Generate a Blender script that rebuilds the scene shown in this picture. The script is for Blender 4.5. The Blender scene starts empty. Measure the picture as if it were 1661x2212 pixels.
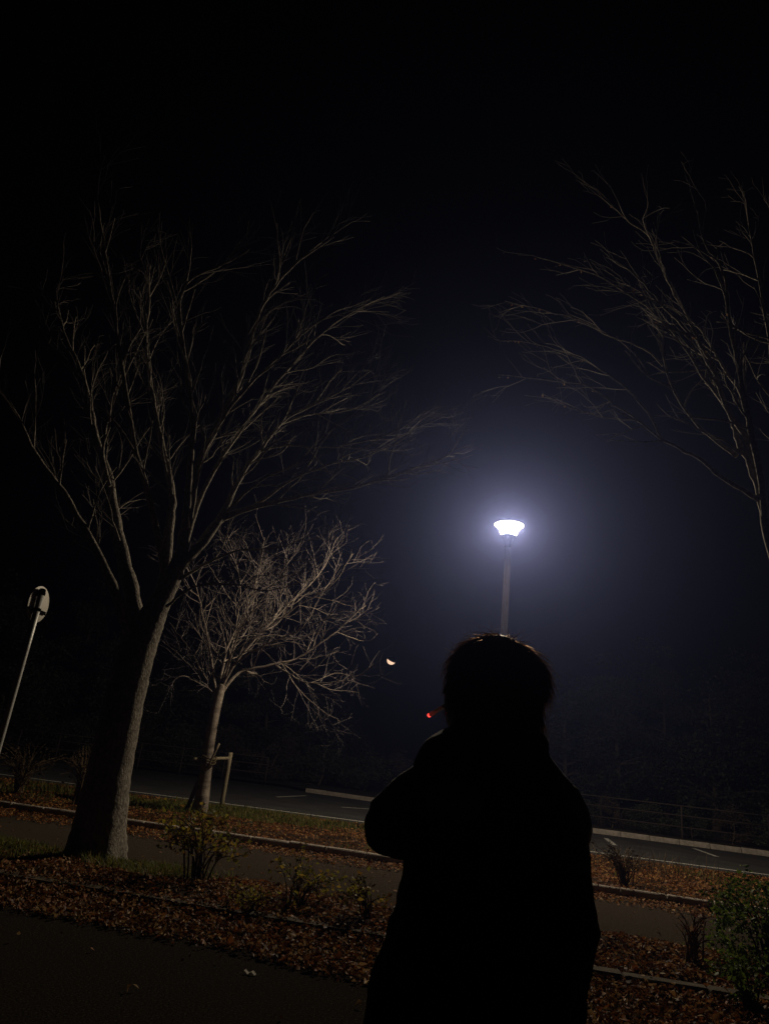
import bpy, bmesh, math, random
import numpy as np
from mathutils import Vector, Matrix

random.seed(7)
RG = np.random.default_rng(11)
rad = math.radians
sc = bpy.context.scene
COL = sc.collection

# ---------------------------------------------------------------- camera
PW, PH, FPX = 1661.0, 2212.0, 1500.0          # photo coordinates used below
PITCH, ROLL, CZ = rad(20.0), rad(6.5), 1.35
fw = np.array([0, math.cos(PITCH), math.sin(PITCH)])
r0 = np.array([1.0, 0, 0]); u0 = np.cross(r0, fw)
cr = r0 * math.cos(ROLL) + u0 * math.sin(ROLL)
cu = u0 * math.cos(ROLL) - r0 * math.sin(ROLL)
CP = np.array([0, 0, CZ])
cam = bpy.data.cameras.new('camera')
cam.sensor_fit = 'VERTICAL'; cam.sensor_height = 36.0; cam.lens = FPX / PH * 36.0
cam.clip_start = 0.05; cam.clip_end = 6000
camo = bpy.data.objects.new('camera', cam); COL.objects.link(camo)
camo.matrix_world = Matrix(((cr[0], cu[0], -fw[0], 0), (cr[1], cu[1], -fw[1], 0), (cr[2], cu[2], -fw[2], CZ), (0, 0, 0, 1)))
sc.camera = camo

# ---------------------------------------------------------------- night sky, exposure, sampling
wd = bpy.data.worlds.new('World'); sc.world = wd; wd.use_nodes = True
nt = wd.node_tree; bg = nt.nodes['Background']
sky = nt.nodes.new('ShaderNodeTexSky'); sky.sky_type = 'NISHITA'; sky.sun_disc = False
sky.sun_elevation = rad(-4); sky.sun_rotation = rad(150)
nt.links.new(sky.outputs[0], bg.inputs[0]); bg.inputs[1].default_value = 0.007
sc.view_settings.view_transform = 'Standard'; sc.view_settings.look = 'None'
sc.view_settings.exposure = 0; sc.view_settings.gamma = 1; sc.view_settings.use_curve_mapping = False
cy = sc.cycles
cy.use_adaptive_sampling = False
cy.use_denoising = True
cy.max_bounces = 5; cy.diffuse_bounces = 2; cy.glossy_bounces = 2; cy.transmission_bounces = 3
cy.volume_bounces = 0; cy.transparent_max_bounces = 6
cy.sample_clamp_indirect = 0.5; cy.blur_glossy = 1.0

LAMP_POWER = 1500.0      # radiance of the lantern glass
GLARE_HAZE_DENSITY = 0.00265

# ---------------------------------------------------------------- pixel helpers
def ray(x, y): return fw + (x - PW / 2) / FPX * cr - (y - PH / 2) / FPX * cu
def gnd(x, y, z=0.0):
    d = ray(x, y); return CP + d * ((z - CZ) / d[2])
def atY(x, y, Y):
    d = ray(x, y); return CP + d * (Y / d[1])

# ---------------------------------------------------------------- material helpers
MATS = {}
def mat(name, color=(0.5, 0.5, 0.5), rough=0.8, spec=0.3, metal=0.0, var=None, scale=8.0, bump=0.0, bscale=40.0,
        island=None, translucent=0.0, emit=None, emit_s=0.0, detail=6.0, stretch=None):
    m = bpy.data.materials.new(name); m.use_nodes = True
    n = m.node_tree.nodes; l = m.node_tree.links
    b = n['Principled BSDF']; out = n['Material Output']
    b.inputs['Base Color'].default_value = (*color, 1); b.inputs['Roughness'].default_value = rough
    b.inputs['Specular IOR Level'].default_value = spec; b.inputs['Metallic'].default_value = metal
    co = n.new('ShaderNodeTexCoord'); src = co.outputs['Object']
    if stretch:
        mp = n.new('ShaderNodeMapping'); mp.inputs['Scale'].default_value = stretch
        l.new(src, mp.inputs[0]); src = mp.outputs[0]
    csock = None
    if island:
        g = n.new('ShaderNodeNewGeometry'); cr_ = n.new('ShaderNodeValToRGB')
        cr_.color_ramp.interpolation = 'CONSTANT'
        el = cr_.color_ramp.elements
        while len(el) < len(island): el.new(0.5)
        for i, c in enumerate(island):
            el[i].position = i / len(island); el[i].color = (*c, 1)
        l.new(g.outputs['Random Per Island'], cr_.inputs[0]); csock = cr_.outputs[0]
    elif var:
        tx = n.new('ShaderNodeTexNoise'); tx.inputs['Scale'].default_value = scale; tx.inputs['Detail'].default_value = detail
        l.new(src, tx.inputs['Vector'])
        cr_ = n.new('ShaderNodeValToRGB'); el = cr_.color_ramp.elements
        cols = [color] + list(var)
        while len(el) < len(cols): el.new(0.5)
        for i, c in enumerate(cols):
            el[i].position = 0.3 + 0.4 * i / max(1, len(cols) - 1); el[i].color = (*c, 1)
        l.new(tx.outputs[0], cr_.inputs[0]); csock = cr_.outputs[0]
    if csock: l.new(csock, b.inputs['Base Color'])
    if bump:
        t2 = n.new('ShaderNodeTexNoise'); t2.inputs['Scale'].default_value = bscale; t2.inputs['Detail'].default_value = 5
        l.new(src, t2.inputs['Vector'])
        bp = n.new('ShaderNodeBump'); bp.inputs['Strength'].default_value = bump; bp.inputs['Distance'].default_value = 0.02
        l.new(t2.outputs[0], bp.inputs['Height']); l.new(bp.outputs[0], b.inputs['Normal'])
    if emit:
        b.inputs['Emission Color'].default_value = (*emit, 1); b.inputs['Emission Strength'].default_value = emit_s
    if name == 'coat_cloth':
        b.inputs['Sheen Weight'].default_value = 0.6; b.inputs['Sheen Roughness'].default_value = 0.4; b.inputs['Sheen Tint'].default_value = (0.5, 0.5, 0.5, 1)
    if translucent:
        tr = n.new('ShaderNodeBsdfTranslucent'); mx = n.new('ShaderNodeMixShader'); mx.inputs[0].default_value = translucent
        tr.inputs[0].default_value = (*color, 1)
        if csock: l.new(csock, tr.inputs[0])
        l.new(b.outputs[0], mx.inputs[1]); l.new(tr.outputs[0], mx.inputs[2]); l.new(mx.outputs[0], out.inputs[0])
    MATS[name] = m; return m

mat('asphalt', (0.022, 0.019, 0.0145), 1.0, 0.0, var=[(0.032, 0.027, 0.021), (0.085, 0.073, 0.057)], scale=75, bump=0.9, bscale=160)
mat('path_asphalt', (0.046, 0.037, 0.027), 1.0, 0.0, var=[(0.06, 0.048, 0.036), (0.085, 0.069, 0.053)], scale=40, bump=0.7, bscale=140)
mat('road_asphalt', (0.036, 0.035, 0.035), 0.95, 0.1, var=[(0.045, 0.044, 0.043), (0.058, 0.056, 0.054)], scale=1.2, bump=0.4, bscale=120)
mat('soil', (0.022, 0.014, 0.008), 0.95, 0.05, var=[(0.035, 0.022, 0.012), (0.05, 0.031, 0.017)], scale=5, bump=0.9, bscale=30)
mat('far_soil', (0.035, 0.028, 0.018), 0.95, 0.05, var=[(0.045, 0.035, 0.022), (0.05, 0.045, 0.025)], scale=0.8, bump=0.6, bscale=8)
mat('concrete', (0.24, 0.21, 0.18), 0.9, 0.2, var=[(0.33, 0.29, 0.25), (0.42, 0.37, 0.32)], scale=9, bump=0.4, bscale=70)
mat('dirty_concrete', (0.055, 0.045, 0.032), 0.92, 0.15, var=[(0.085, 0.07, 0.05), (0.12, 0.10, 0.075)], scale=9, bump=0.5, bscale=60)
mat('road_paint', (0.42, 0.41, 0.38), 0.7, 0.3, var=[(0.5, 0.49, 0.46), (0.2, 0.19, 0.18)], scale=14, detail=10)
mat('bark', (0.11, 0.098, 0.08), 0.9, 0.15, var=[(0.22, 0.195, 0.16), (0.36, 0.325, 0.27)], scale=26, bump=1.0, bscale=42, stretch=(1, 1, 0.7), detail=9)
mat('young_bark', (0.15, 0.125, 0.105), 0.85, 0.2, var=[(0.24, 0.20, 0.165), (0.34, 0.29, 0.24)], scale=6, bump=0.6, bscale=30, stretch=(0.5, 0.5, 2.4))
mat('twig_bark', (0.11, 0.095, 0.082), 0.75, 0.2, var=[(0.15, 0.13, 0.112), (0.20, 0.175, 0.155)], scale=3)
mat('red_twig_bark', (0.21, 0.175, 0.165), 0.7, 0.25, var=[(0.26, 0.22, 0.21), (0.32, 0.28, 0.265)], scale=3)
mat('wood_stake', (0.17, 0.14, 0.09), 0.85, 0.2, var=[(0.21, 0.175, 0.115), (0.14, 0.115, 0.075)], scale=9, bump=0.4, bscale=50, stretch=(1, 1, 0.15))
mat('hemp_cord', (0.11, 0.085, 0.05), 0.95, 0.05, bump=0.8, bscale=120)
LIT = [(0.30, 0.12, 0.036), (0.14, 0.055, 0.02), (0.40, 0.20, 0.07), (0.07, 0.032, 0.014), (0.45, 0.29, 0.13), (0.17, 0.065, 0.024), (0.34, 0.115, 0.035), (0.09, 0.04, 0.017), (0.46, 0.28, 0.12), (0.17, 0.08, 0.032)]
mat('litter', (0.2, 0.1, 0.05), 0.6, 0.2, island=LIT, translucent=0.25)
mat('litter_far', (0.2, 0.1, 0.05), 0.7, 0.25, island=[(0.24, 0.095, 0.026), (0.15, 0.06, 0.02), (0.32, 0.14, 0.036), (0.29, 0.105, 0.026), (0.11, 0.045, 0.017), (0.36, 0.20, 0.06)], translucent=0.2)
mat('yellow_leaf', (0.1, 0.1, 0.02), 0.55, 0.3, island=[(0.30, 0.25, 0.03), (0.21, 0.19, 0.028), (0.36, 0.25, 0.036), (0.24, 0.13, 0.028), (0.13, 0.13, 0.022)], translucent=0.5)
mat('green_leaf', (0.05, 0.08, 0.02), 0.6, 0.22, island=[(0.085, 0.14, 0.016), (0.115, 0.18, 0.02), (0.16, 0.21, 0.028), (0.06, 0.10, 0.014)], translucent=0.4)
mat('evergreen_leaf', (0.03, 0.04, 0.02), 0.55, 0.3, island=[(0.035, 0.045, 0.02), (0.045, 0.055, 0.024), (0.028, 0.035, 0.016), (0.055, 0.06, 0.028)], translucent=0.2)
mat('russet_leaf', (0.05, 0.03, 0.02), 0.7, 0.2, island=[(0.06, 0.04, 0.022), (0.045, 0.03, 0.018), (0.075, 0.05, 0.026), (0.04, 0.036, 0.02)], translucent=0.2)
mat('dead_leaf', (0.2, 0.1, 0.05), 0.7, 0.2, island=[(0.22, 0.10, 0.05), (0.15, 0.06, 0.035), (0.28, 0.18, 0.1)], translucent=0.35)
mat('grass', (0.05, 0.07, 0.02), 0.6, 0.25, island=[(0.11, 0.14, 0.02), (0.15, 0.17, 0.027), (0.19, 0.17, 0.036), (0.22, 0.16, 0.055), (0.075, 0.095, 0.017)], translucent=0.45)
mat('dry_stem', (0.16, 0.11, 0.06), 0.8, 0.2, island=[(0.17, 0.12, 0.065), (0.12, 0.08, 0.045), (0.21, 0.15, 0.08)], translucent=0.15)
mat('stem', (0.09, 0.065, 0.04), 0.85, 0.2)
mat('galvanised', (0.42, 0.42, 0.41), 0.5, 0.5, metal=0.35, var=[(0.5, 0.5, 0.48), (0.36, 0.36, 0.35)], scale=20, bump=0.1, bscale=60)
mat('sign_back', (0.40, 0.38, 0.33), 0.6, 0.4, metal=0.15, var=[(0.45, 0.43, 0.375), (0.5, 0.475, 0.42)], scale=6)
mat('black_band', (0.008, 0.008, 0.008), 0.9, 0.0)
mat('sticker_ink', (0.05, 0.045, 0.04), 0.7, 0.2)
mat('lamp_paint', (0.013, 0.011, 0.012), 0.9, 0.0, var=[(0.016, 0.014, 0.014), (0.011, 0.009, 0.009)], scale=5)
mat('lamp_white', (0.8, 0.78, 0.74), 0.5, 0.4)
mat('fence_metal', (0.05, 0.036, 0.026), 0.7, 0.3, metal=0.2)
mat('skin', (0.42, 0.27, 0.20), 0.5, 0.35, var=[(0.45, 0.29, 0.215), (0.40, 0.25, 0.19)], scale=30)
mat('coat_cloth', (0.022, 0.022, 0.026), 0.8, 0.25, var=[(0.028, 0.028, 0.032), (0.018, 0.018, 0.022)], scale=90, bump=0.25, bscale=400)
mat('trouser_cloth', (0.012, 0.012, 0.016), 0.95, 0.08)
mat('shoe_leather', (0.012, 0.011, 0.010), 0.5, 0.4)
mat('hair', (0.1, 0.06, 0.04), 0.3, 0.7, island=[(0.18, 0.105, 0.065), (0.25, 0.15, 0.09), (0.11, 0.065, 0.045)], translucent=0.45)
def hair_material():
    m = MATS['hair']; n = m.node_tree.nodes; l = m.node_tree.links
    rf = n.new('ShaderNodeBsdfRefraction'); rf.inputs['Color'].default_value = (0.80, 0.56, 0.38, 1); rf.inputs['Roughness'].default_value = 0.55; rf.inputs['IOR'].default_value = 1.03
    mx = n.new('ShaderNodeMixShader'); mx.inputs[0].default_value = 0.55; out = n['Material Output']
    l.new(out.inputs[0].links[0].from_socket, mx.inputs[1]); l.new(rf.outputs[0], mx.inputs[2]); l.new(mx.outputs[0], out.inputs[0])
hair_material()
mat('hair_cap', (0.02, 0.013, 0.010), 0.6, 0.3)
mat('eye_white', (0.7, 0.68, 0.65), 0.2, 0.5)
mat('cigarette_paper', (0.75, 0.73, 0.70), 0.8, 0.2, translucent=0.2)
mat('cigarette_filter', (0.5, 0.28, 0.12), 0.8, 0.2)
mat('ember', (0.1, 0.02, 0.01), 0.9, 0.1, emit=(1.0, 0.05, 0.035), emit_s=2.6)
mat('scrap_paper', (0.6, 0.55, 0.48), 0.8, 0.2, translucent=0.2)
mat('moon_lit_glow', (0.3, 0.28, 0.25), 1.0, 0.0, emit=(1.0, 0.66, 0.44), emit_s=1.35)
mat('moon_shade_side', (0.004, 0.004, 0.005), 1.0, 0.0)
def glow_glass():
    m = bpy.data.materials.new('lamp_glass'); m.use_nodes = True
    n = m.node_tree.nodes; l = m.node_tree.links; n.remove(n['Principled BSDF'])
    e = n.new('ShaderNodeEmission'); e.inputs[0].default_value = (1.0, 0.83, 0.60, 1); e.inputs[1].default_value = LAMP_POWER
    l.new(e.outputs[0], n['Material Output'].inputs[0]); m.cycles.emission_sampling = 'FRONT'; MATS['lamp_glass'] = m
glow_glass()
for k in ('moon_lit_glow', 'ember'): MATS[k].cycles.emission_sampling = 'NONE'      # too faint to light anything
wd.cycles.sampling_method = 'NONE'

# ---------------------------------------------------------------- object helpers
def tag(o, label=None, cat=None, group=None, kind=None):
    if label: o['label'] = label
    if cat: o['category'] = cat
    if group: o['group'] = group
    if kind: o['kind'] = kind
    return o
def thing(name, loc, label, cat, group=None):
    o = bpy.data.objects.new(name, None); COL.objects.link(o); o.location = loc
    o.empty_display_size = 0.1
    bpy.context.view_layer.update()
    return tag(o, label, cat, group)
def link(name, me, m, parent=None, smooth=True):
    if m is not None and len(me.materials) == 0: me.materials.append(MATS[m])
    if smooth: me.polygons.foreach_set('use_smooth', np.ones(len(me.polygons), dtype=bool))
    o = bpy.data.objects.new(name, me); COL.objects.link(o)
    if parent is not None:
        o.parent = parent
        o.matrix_parent_inverse = Matrix.Translation(-Vector(world_loc(parent)))
    return o
def world_loc(o):
    l = Vector(o.location)
    if o.type == 'MESH': return Vector((0, 0, 0))
    return l
def raw(name, V, F, m, parent=None, smooth=True):
    """one mesh from vertex and face arrays in world coordinates"""
    me = bpy.data.meshes.new(name)
    V = np.asarray(V, dtype=np.float32); me.vertices.add(len(V)); me.vertices.foreach_set('co', V.ravel())
    if isinstance(F, np.ndarray):
        k = F.shape[1]; nl = F.size
        me.loops.add(nl); me.loops.foreach_set('vertex_index', F.astype(np.int32).ravel())
        me.polygons.add(len(F)); me.polygons.foreach_set('loop_start', np.arange(0, nl, k, dtype=np.int32))
        me.polygons.foreach_set('loop_total', np.full(len(F), k, dtype=np.int32))
    else:
        tot = np.array([len(f) for f in F], dtype=np.int32); fl = np.array([i for f in F for i in f], dtype=np.int32)
        me.loops.add(len(fl)); me.loops.foreach_set('vertex_index', fl)
        me.polygons.add(len(F)); me.polygons.foreach_set('loop_start', np.concatenate(([0], np.cumsum(tot)[:-1])).astype(np.int32))
        me.polygons.foreach_set('loop_total', tot)
    me.update(calc_edges=True); me.validate()
    return link(name, me, m, parent, smooth)

class Ribbons:
    """thin flat strands collected into one mesh"""
    def __init__(s): s.V = []; s.F = []; s.n = 0; s.rng = np.random.default_rng(5)
    def add(s, P, R, sides=0):
        P = np.asarray(P, float); R = np.asarray(R, float); n = len(P); T = np.gradient(P, axis=0)
        A = np.cross(T, s.rng.normal(0, 1, 3)); A /= np.linalg.norm(A, axis=1)[:, None] + 1e-9
        s.V.append(np.stack([P - A * R[:, None], P + A * R[:, None]], 1).reshape(-1, 3))
        i = np.arange(n - 1) * 2 + s.n; s.F.extend(np.stack([i, i + 1, i + 3, i + 2], -1).tolist()); s.n += 2 * n
    def build(s, name, m, parent=None): return raw(name, np.concatenate(s.V), s.F, m, parent)

class Tubes:
    """tapered tubes collected into one mesh"""
    def __init__(s): s.V = []; s.F = []; s.n = 0
    def add(s, P, R, sides=5, cap=False):
        P = np.asarray(P, float); R = np.asarray(R, float); n = len(P)
        T = np.gradient(P, axis=0); T /= np.linalg.norm(T, axis=1)[:, None] + 1e-9
        ref = np.array([0.31, 0.17, 0.93]) if abs(T[:, 2]).mean() < 0.8 else np.array([0.95, 0.2, 0.1])
        A = np.cross(T, ref); A /= np.linalg.norm(A, axis=1)[:, None] + 1e-9
        B = np.cross(T, A)
        a = np.arange(sides) * (2 * math.pi / sides)
        ring = P[:, None, :] + R[:, None, None] * (np.cos(a)[None, :, None] * A[:, None, :] + np.sin(a)[None, :, None] * B[:, None, :])
        s.V.append(ring.reshape(-1, 3))
        i = np.arange(n - 1)[:, None] * sides; j = np.arange(sides)[None, :]; k = (j + 1) % sides
        q = np.stack([i + j, i + k, i + sides + k, i + sides + j], -1).reshape(-1, 4) + s.n
        s.F.extend(q.tolist())
        if cap:
            s.F.append([s.n + x for x in range(sides)][::-1]); s.F.append([s.n + (n - 1) * sides + x for x in range(sides)])
        s.n += n * sides
    def build(s, name, m, parent=None):
        return raw(name, np.concatenate(s.V), s.F, m, parent)

def box(name, c, size, m, parent=None, rz=0.0, bev=0.0):
    bm = bmesh.new(); bmesh.ops.create_cube(bm, size=1)
    bmesh.ops.scale(bm, vec=size, verts=bm.verts)
    if bev: bmesh.ops.bevel(bm, geom=bm.edges[:], offset=bev, segments=1, affect='EDGES')
    bmesh.ops.rotate(bm, matrix=Matrix.Rotation(rz, 3, 'Z'), verts=bm.verts)
    bmesh.ops.translate(bm, vec=Vector(c), verts=bm.verts)
    me = bpy.data.meshes.new(name); bm.to_mesh(me); bm.free()
    return link(name, me, m, parent, smooth=False)
def lathe(name, prof, c, m, parent=None, seg=40, smooth=True, caps=True):
    V = []; F = []
    for (r, z) in prof:
        for k in range(seg):
            a = 2 * math.pi * k / seg; V.append((c[0] + r * math.cos(a), c[1] + r * math.sin(a), c[2] + z))
    for i in range(len(prof) - 1):
        for k in range(seg):
            k2 = (k + 1) % seg; F.append([i * seg + k, i * seg + k2, (i + 1) * seg + k2, (i + 1) * seg + k])
    if caps: F.append(list(range(seg))[::-1]); F.append([(len(prof) - 1) * seg + k for k in range(seg)])
    return raw(name, V, F, m, parent, smooth)

def catmull(P, per=6):
    P = np.asarray(P, float)
    if len(P) < 3: return np.linspace(P[0], P[-1], per + 1)
    Q = np.vstack([2 * P[0] - P[1], P, 2 * P[-1] - P[-2]]); out = []
    for i in range(1, len(Q) - 2):
        for t in np.linspace(0, 1, per, endpoint=False):
            a, b, c, d = Q[i - 1], Q[i], Q[i + 1], Q[i + 2]
            out.append(0.5 * (2 * b + (c - a) * t + (2 * a - 5 * b + 4 * c - d) * t * t + (3 * b - a - 3 * c + d) * t ** 3))
    out.append(Q[-2]); return np.array(out)

def leaf_mesh(name, P, size, m, parent=None, tilt=0.5, up=True, width=0.55, rng=RG, cup=0.25):
    """many small cupped leaves, four triangles each"""
    N = len(P); size = np.broadcast_to(np.asarray(size, float), (N,))
    if up:
        nrm = np.stack([rng.normal(0, tilt, N), rng.normal(0, tilt, N), np.ones(N)], -1)
    else:
        nrm = rng.normal(0, 1, (N, 3))
    nrm /= np.linalg.norm(nrm, axis=1)[:, None]
    t = rng.normal(0, 1, (N, 3)); t -= (t * nrm).sum(1)[:, None] * nrm; t /= np.linalg.norm(t, axis=1)[:, None]
    b = np.cross(nrm, t)
    cu_ = rng.normal(cup, 0.2, N); wd_ = width * rng.uniform(0.7, 1.3, N); bend = rng.normal(0.0, 0.18, N)
    L = size[:, None]
    v = np.stack([
        P - t * L * 0.5 + nrm * L * bend[:, None],
        P + b * L * wd_[:, None] * 0.5 + nrm * L * cu_[:, None] * 0.5 - t * L * 0.05,
        P + t * L * 0.5 + nrm * L * bend[:, None],
        P - b * L * wd_[:, None] * 0.5 + nrm * L * cu_[:, None] * 0.5 - t * L * 0.05,
        P], 1)
    base = np.arange(N)[:, None, None] * 5
    f = np.array([[0, 1, 4], [1, 2, 4], [2, 3, 4], [3, 0, 4]])[None] + base
    return raw(name, v.reshape(-1, 3), f.reshape(-1, 3), m, parent, smooth=False)

def blade_mesh(name, P, h, m, parent=None, w=0.006, lean=0.45, rng=RG):
    N = len(P); h = np.broadcast_to(np.asarray(h, float), (N,))
    az = rng.uniform(0, 2 * math.pi, N); d = np.stack([np.cos(az), np.sin(az), np.zeros(N)], -1)
    s = np.stack([-np.sin(az), np.cos(az), np.zeros(N)], -1); ln = np.abs(rng.normal(0, lean, N))
    u = np.array([0, 0, 1.0])
    mid = P + h[:, None] * (0.55 * u + d * (ln * 0.25)[:, None]); tip = P + h[:, None] * (0.95 * u + d * (ln * 0.9)[:, None])
    W = (w * rng.uniform(0.7, 1.4, N))[:, None]
    v = np.stack([P - s * W, P + s * W, mid + s * W * 0.8, mid - s * W * 0.8, tip], 1)
    base = np.arange(N)[:, None] * 5
    F = np.concatenate([np.array([[0, 1, 2]]) + base, np.array([[0, 2, 3]]) + base, np.array([[3, 2, 4]]) + base])
    return raw(name, v.reshape(-1, 3), F, m, parent, smooth=False)

# smooth value noise for densities and ground relief
_G = np.random.default_rng(3).uniform(-1, 1, (64, 64))
def vnoise(x, y, s):
    x = np.asarray(x) * s; y = np.asarray(y) * s
    i = np.floor(x).astype(int); j = np.floor(y).astype(int); fx = x - i; fy = y - j
    fx = fx * fx * (3 - 2 * fx); fy = fy * fy * (3 - 2 * fy)
    g = lambda a, b: _G[a % 64, b % 64]
    return (g(i, j) * (1 - fx) + g(i + 1, j) * fx) * (1 - fy) + (g(i, j + 1) * (1 - fx) + g(i + 1, j + 1) * fx) * fy

# ================================================================= THE SETTING
# strips run along X, slightly turned: y = a + s*x
S = -0.22
def strip(name, a0, a1, z, m, x0=-30, x1=30, nx=2, ny=2, relief=0.0, thick=0.0, kind='structure'):
    X, T = np.meshgrid(np.linspace(x0, x1, nx), np.linspace(0, 1, ny), indexing='ij')
    Y = a0 + (a1 - a0) * T + S * X
    Z = np.full_like(X, z)
    if relief:
        edge = np.clip(np.minimum(T * 6, (1 - T) * 3), 0, 1)
        Z = Z + relief * edge * (0.6 * vnoise(X, Y, 1.1) + 0.4 * vnoise(X + 9, Y, 3.1) + 0.4)
    V = np.stack([X, Y, Z], -1).reshape(-1, 3)
    i, j = np.meshgrid(np.arange(nx - 1), np.arange(ny - 1), indexing='ij')
    F = np.stack([i * ny + j, (i + 1) * ny + j, (i + 1) * ny + j + 1, i * ny + j + 1], -1).reshape(-1, 4)
    o = raw(name, V, F, m)
    return tag(o, kind=kind)
def relief_at(x, y, a0, a1, z, relief):
    T = (y - S * x - a0) / (a1 - a0); edge = np.clip(np.minimum(T * 6, (1 - T) * 3), 0, 1)
    return z + relief * edge * (0.6 * vnoise(x, y, 1.1) + 0.4 * vnoise(x + 9, y, 3.1) + 0.4)

g = raw('ground', [(-160, -40, -0.03), (160, -40, -0.03), (160, 220, -0.03), (-160, 220, -0.03)], [[0, 1, 2, 3]], 'far_soil'); tag(g, kind='structure')
strip('near_pavement', -14, 6.44, 0.0, 'asphalt')
B0, B1, BZ, BR = 6.60, 8.2, 0.03, 0.10
strip('near_planting_bed', B0, B1, BZ, 'soil', -16, 16, 260, 40, BR)
strip('footpath', 8.2, 11.42, 0.02, 'path_asphalt')
D0, D1, DZ, DR = 11.58, 17.95, 0.012, 0.075
strip('wide_planting_bed', D0, D1, DZ, 'soil', -24, 24, 240, 60, DR)
road = strip('road', 17.95, 60, 0.0, 'road_asphalt', -60, 60)

def kerb(name, pts, m, w=0.15, h=0.10, step=0.6, z0=-0.02):
    """a kerb laid of single stones along a polyline"""
    pts = np.array(pts, float); k = 0
    root = None; mesh = None
    seg = np.linalg.norm(np.diff(pts, axis=0), axis=1); tot = seg.sum(); cum = np.concatenate(([0], np.cumsum(seg)))
    def at(s):
        i = min(len(seg) - 1, np.searchsorted(cum, s, 'right') - 1); t = (s - cum[i]) / seg[i]; return pts[i] + (pts[i + 1] - pts[i]) * t
    c0 = at(tot / 2)
    root = bpy.data.objects.new(name, None); COL.objects.link(root); root['kind'] = 'structure'
    meshes = []
    for v in range(3):
        bm = bmesh.new(); bmesh.ops.create_cube(bm, size=1); bmesh.ops.scale(bm, vec=(step - 0.012, w, h - z0), verts=bm.verts)
        bmesh.ops.bevel(bm, geom=bm.edges[:], offset=0.012, segments=1, affect='EDGES')
        for q in bm.verts: q.co += Vector((random.uniform(-1, 1), random.uniform(-1, 1), random.uniform(-1, 1))) * 0.003
        me = bpy.data.meshes.new('kerb_stone'); bm.to_mesh(me); bm.free(); me.materials.append(MATS[m]); meshes.append(me)
    for i in range(int(tot / step)):
        a = at(i * step); b = at((i + 1) * step); c = (a + b) / 2
        o = bpy.data.objects.new('kerb_stone', random.choice(meshes)); COL.objects.link(o); o.parent = root
        o.location = (c[0], c[1], (h + z0) / 2 + random.uniform(-0.006, 0.006))
        o.rotation_euler = (random.uniform(-0.012, 0.012), random.uniform(-0.008, 0.008), math.atan2(b[1] - a[1], b[0] - a[0]) + random.uniform(-0.006, 0.006))
    return root
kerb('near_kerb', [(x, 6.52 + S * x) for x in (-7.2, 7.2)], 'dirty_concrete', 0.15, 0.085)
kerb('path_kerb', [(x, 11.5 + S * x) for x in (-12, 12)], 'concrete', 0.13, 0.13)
FK = [(-1.9, 31.35), (-0.6, 30.65), (3, 28.4), (8.14, 25.5), (13.2, 23.55), (20, 21.6), (26, 20.2)]
kerb('far_kerb', FK, 'concrete', 0.24, 0.15, 0.9)
# verge behind the far kerb
fv = [(x, y + 0.12, 0.11) for x, y in FK]; bk = [(40, 18, 0.11), (60, 120, 0.11), (-60, 120, 0.11), (-60, 44, 0.11), (-3, 33.5, 0.11)]
vo = raw('far_verge', fv + bk, [list(range(len(fv) + len(bk)))], 'far_soil', smooth=False); tag(vo, kind='structure')

# painted lines on the road
def quad_line(a, b, w, z=0.006):
    a = np.array(a[:2]); b = np.array(b[:2]); d = b - a; n = np.array([-d[1], d[0]]) / np.linalg.norm(d) * w / 2
    V = [(*(a - n), z), (*(b - n), z), (*(b + n), z), (*(a + n), z)]
    return raw('painted_line', V, [[0, 1, 2, 3]], 'road_paint', road, smooth=False)
quad_line((-26, 19.0 + S * -26), (26, 19.0 + S * 26), 0.17)
for p, q in (((1308, 1811), (1327, 1826)), ((1498, 1833), (1548, 1851)), ((738, 1744), (800, 1748)), ((598, 1722), (662, 1719))):
    a, b = gnd(*p), gnd(*q); quad_line(a, b, 0.14)

# ================================================================= BARE TREES
def limb_path(px, Ys, jit=0.0, rng=RG):
    n = len(px); Y = np.interp(np.linspace(0, 1, n), np.linspace(0, 1, len(Ys)), Ys)
    P = np.array([atY(x, y, yy) for (x, y), yy in zip(px, Y)])
    C = catmull(P, 5)
    if jit:
        C[1:] += rng.normal(0, jit, C[1:].shape)
    return C
def rot_dir(t, ang, az, rng):
    ref = np.array([0, 0, 1.0]) if abs(t[2]) < 0.9 else np.array([1.0, 0, 0])
    a = np.cross(t, ref); a /= np.linalg.norm(a); b = np.cross(t, a)
    return t * math.cos(ang) + (a * math.cos(az) + b * math.sin(az)) * math.sin(ang)
def shoot(p, d, L, rng, trop=0.12, wob=0.16, step=0.11):
    n = max(3, int(L / step)); st = L / n; P = [p]; dd = d.copy()
    for _ in range(n):
        dd = dd + rng.normal(0, wob, 3) + np.array([0, 0, trop]) * 0.5
        dd /= np.linalg.norm(dd); P.append(P[-1] + dd * st)
    return np.array(P)
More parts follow.
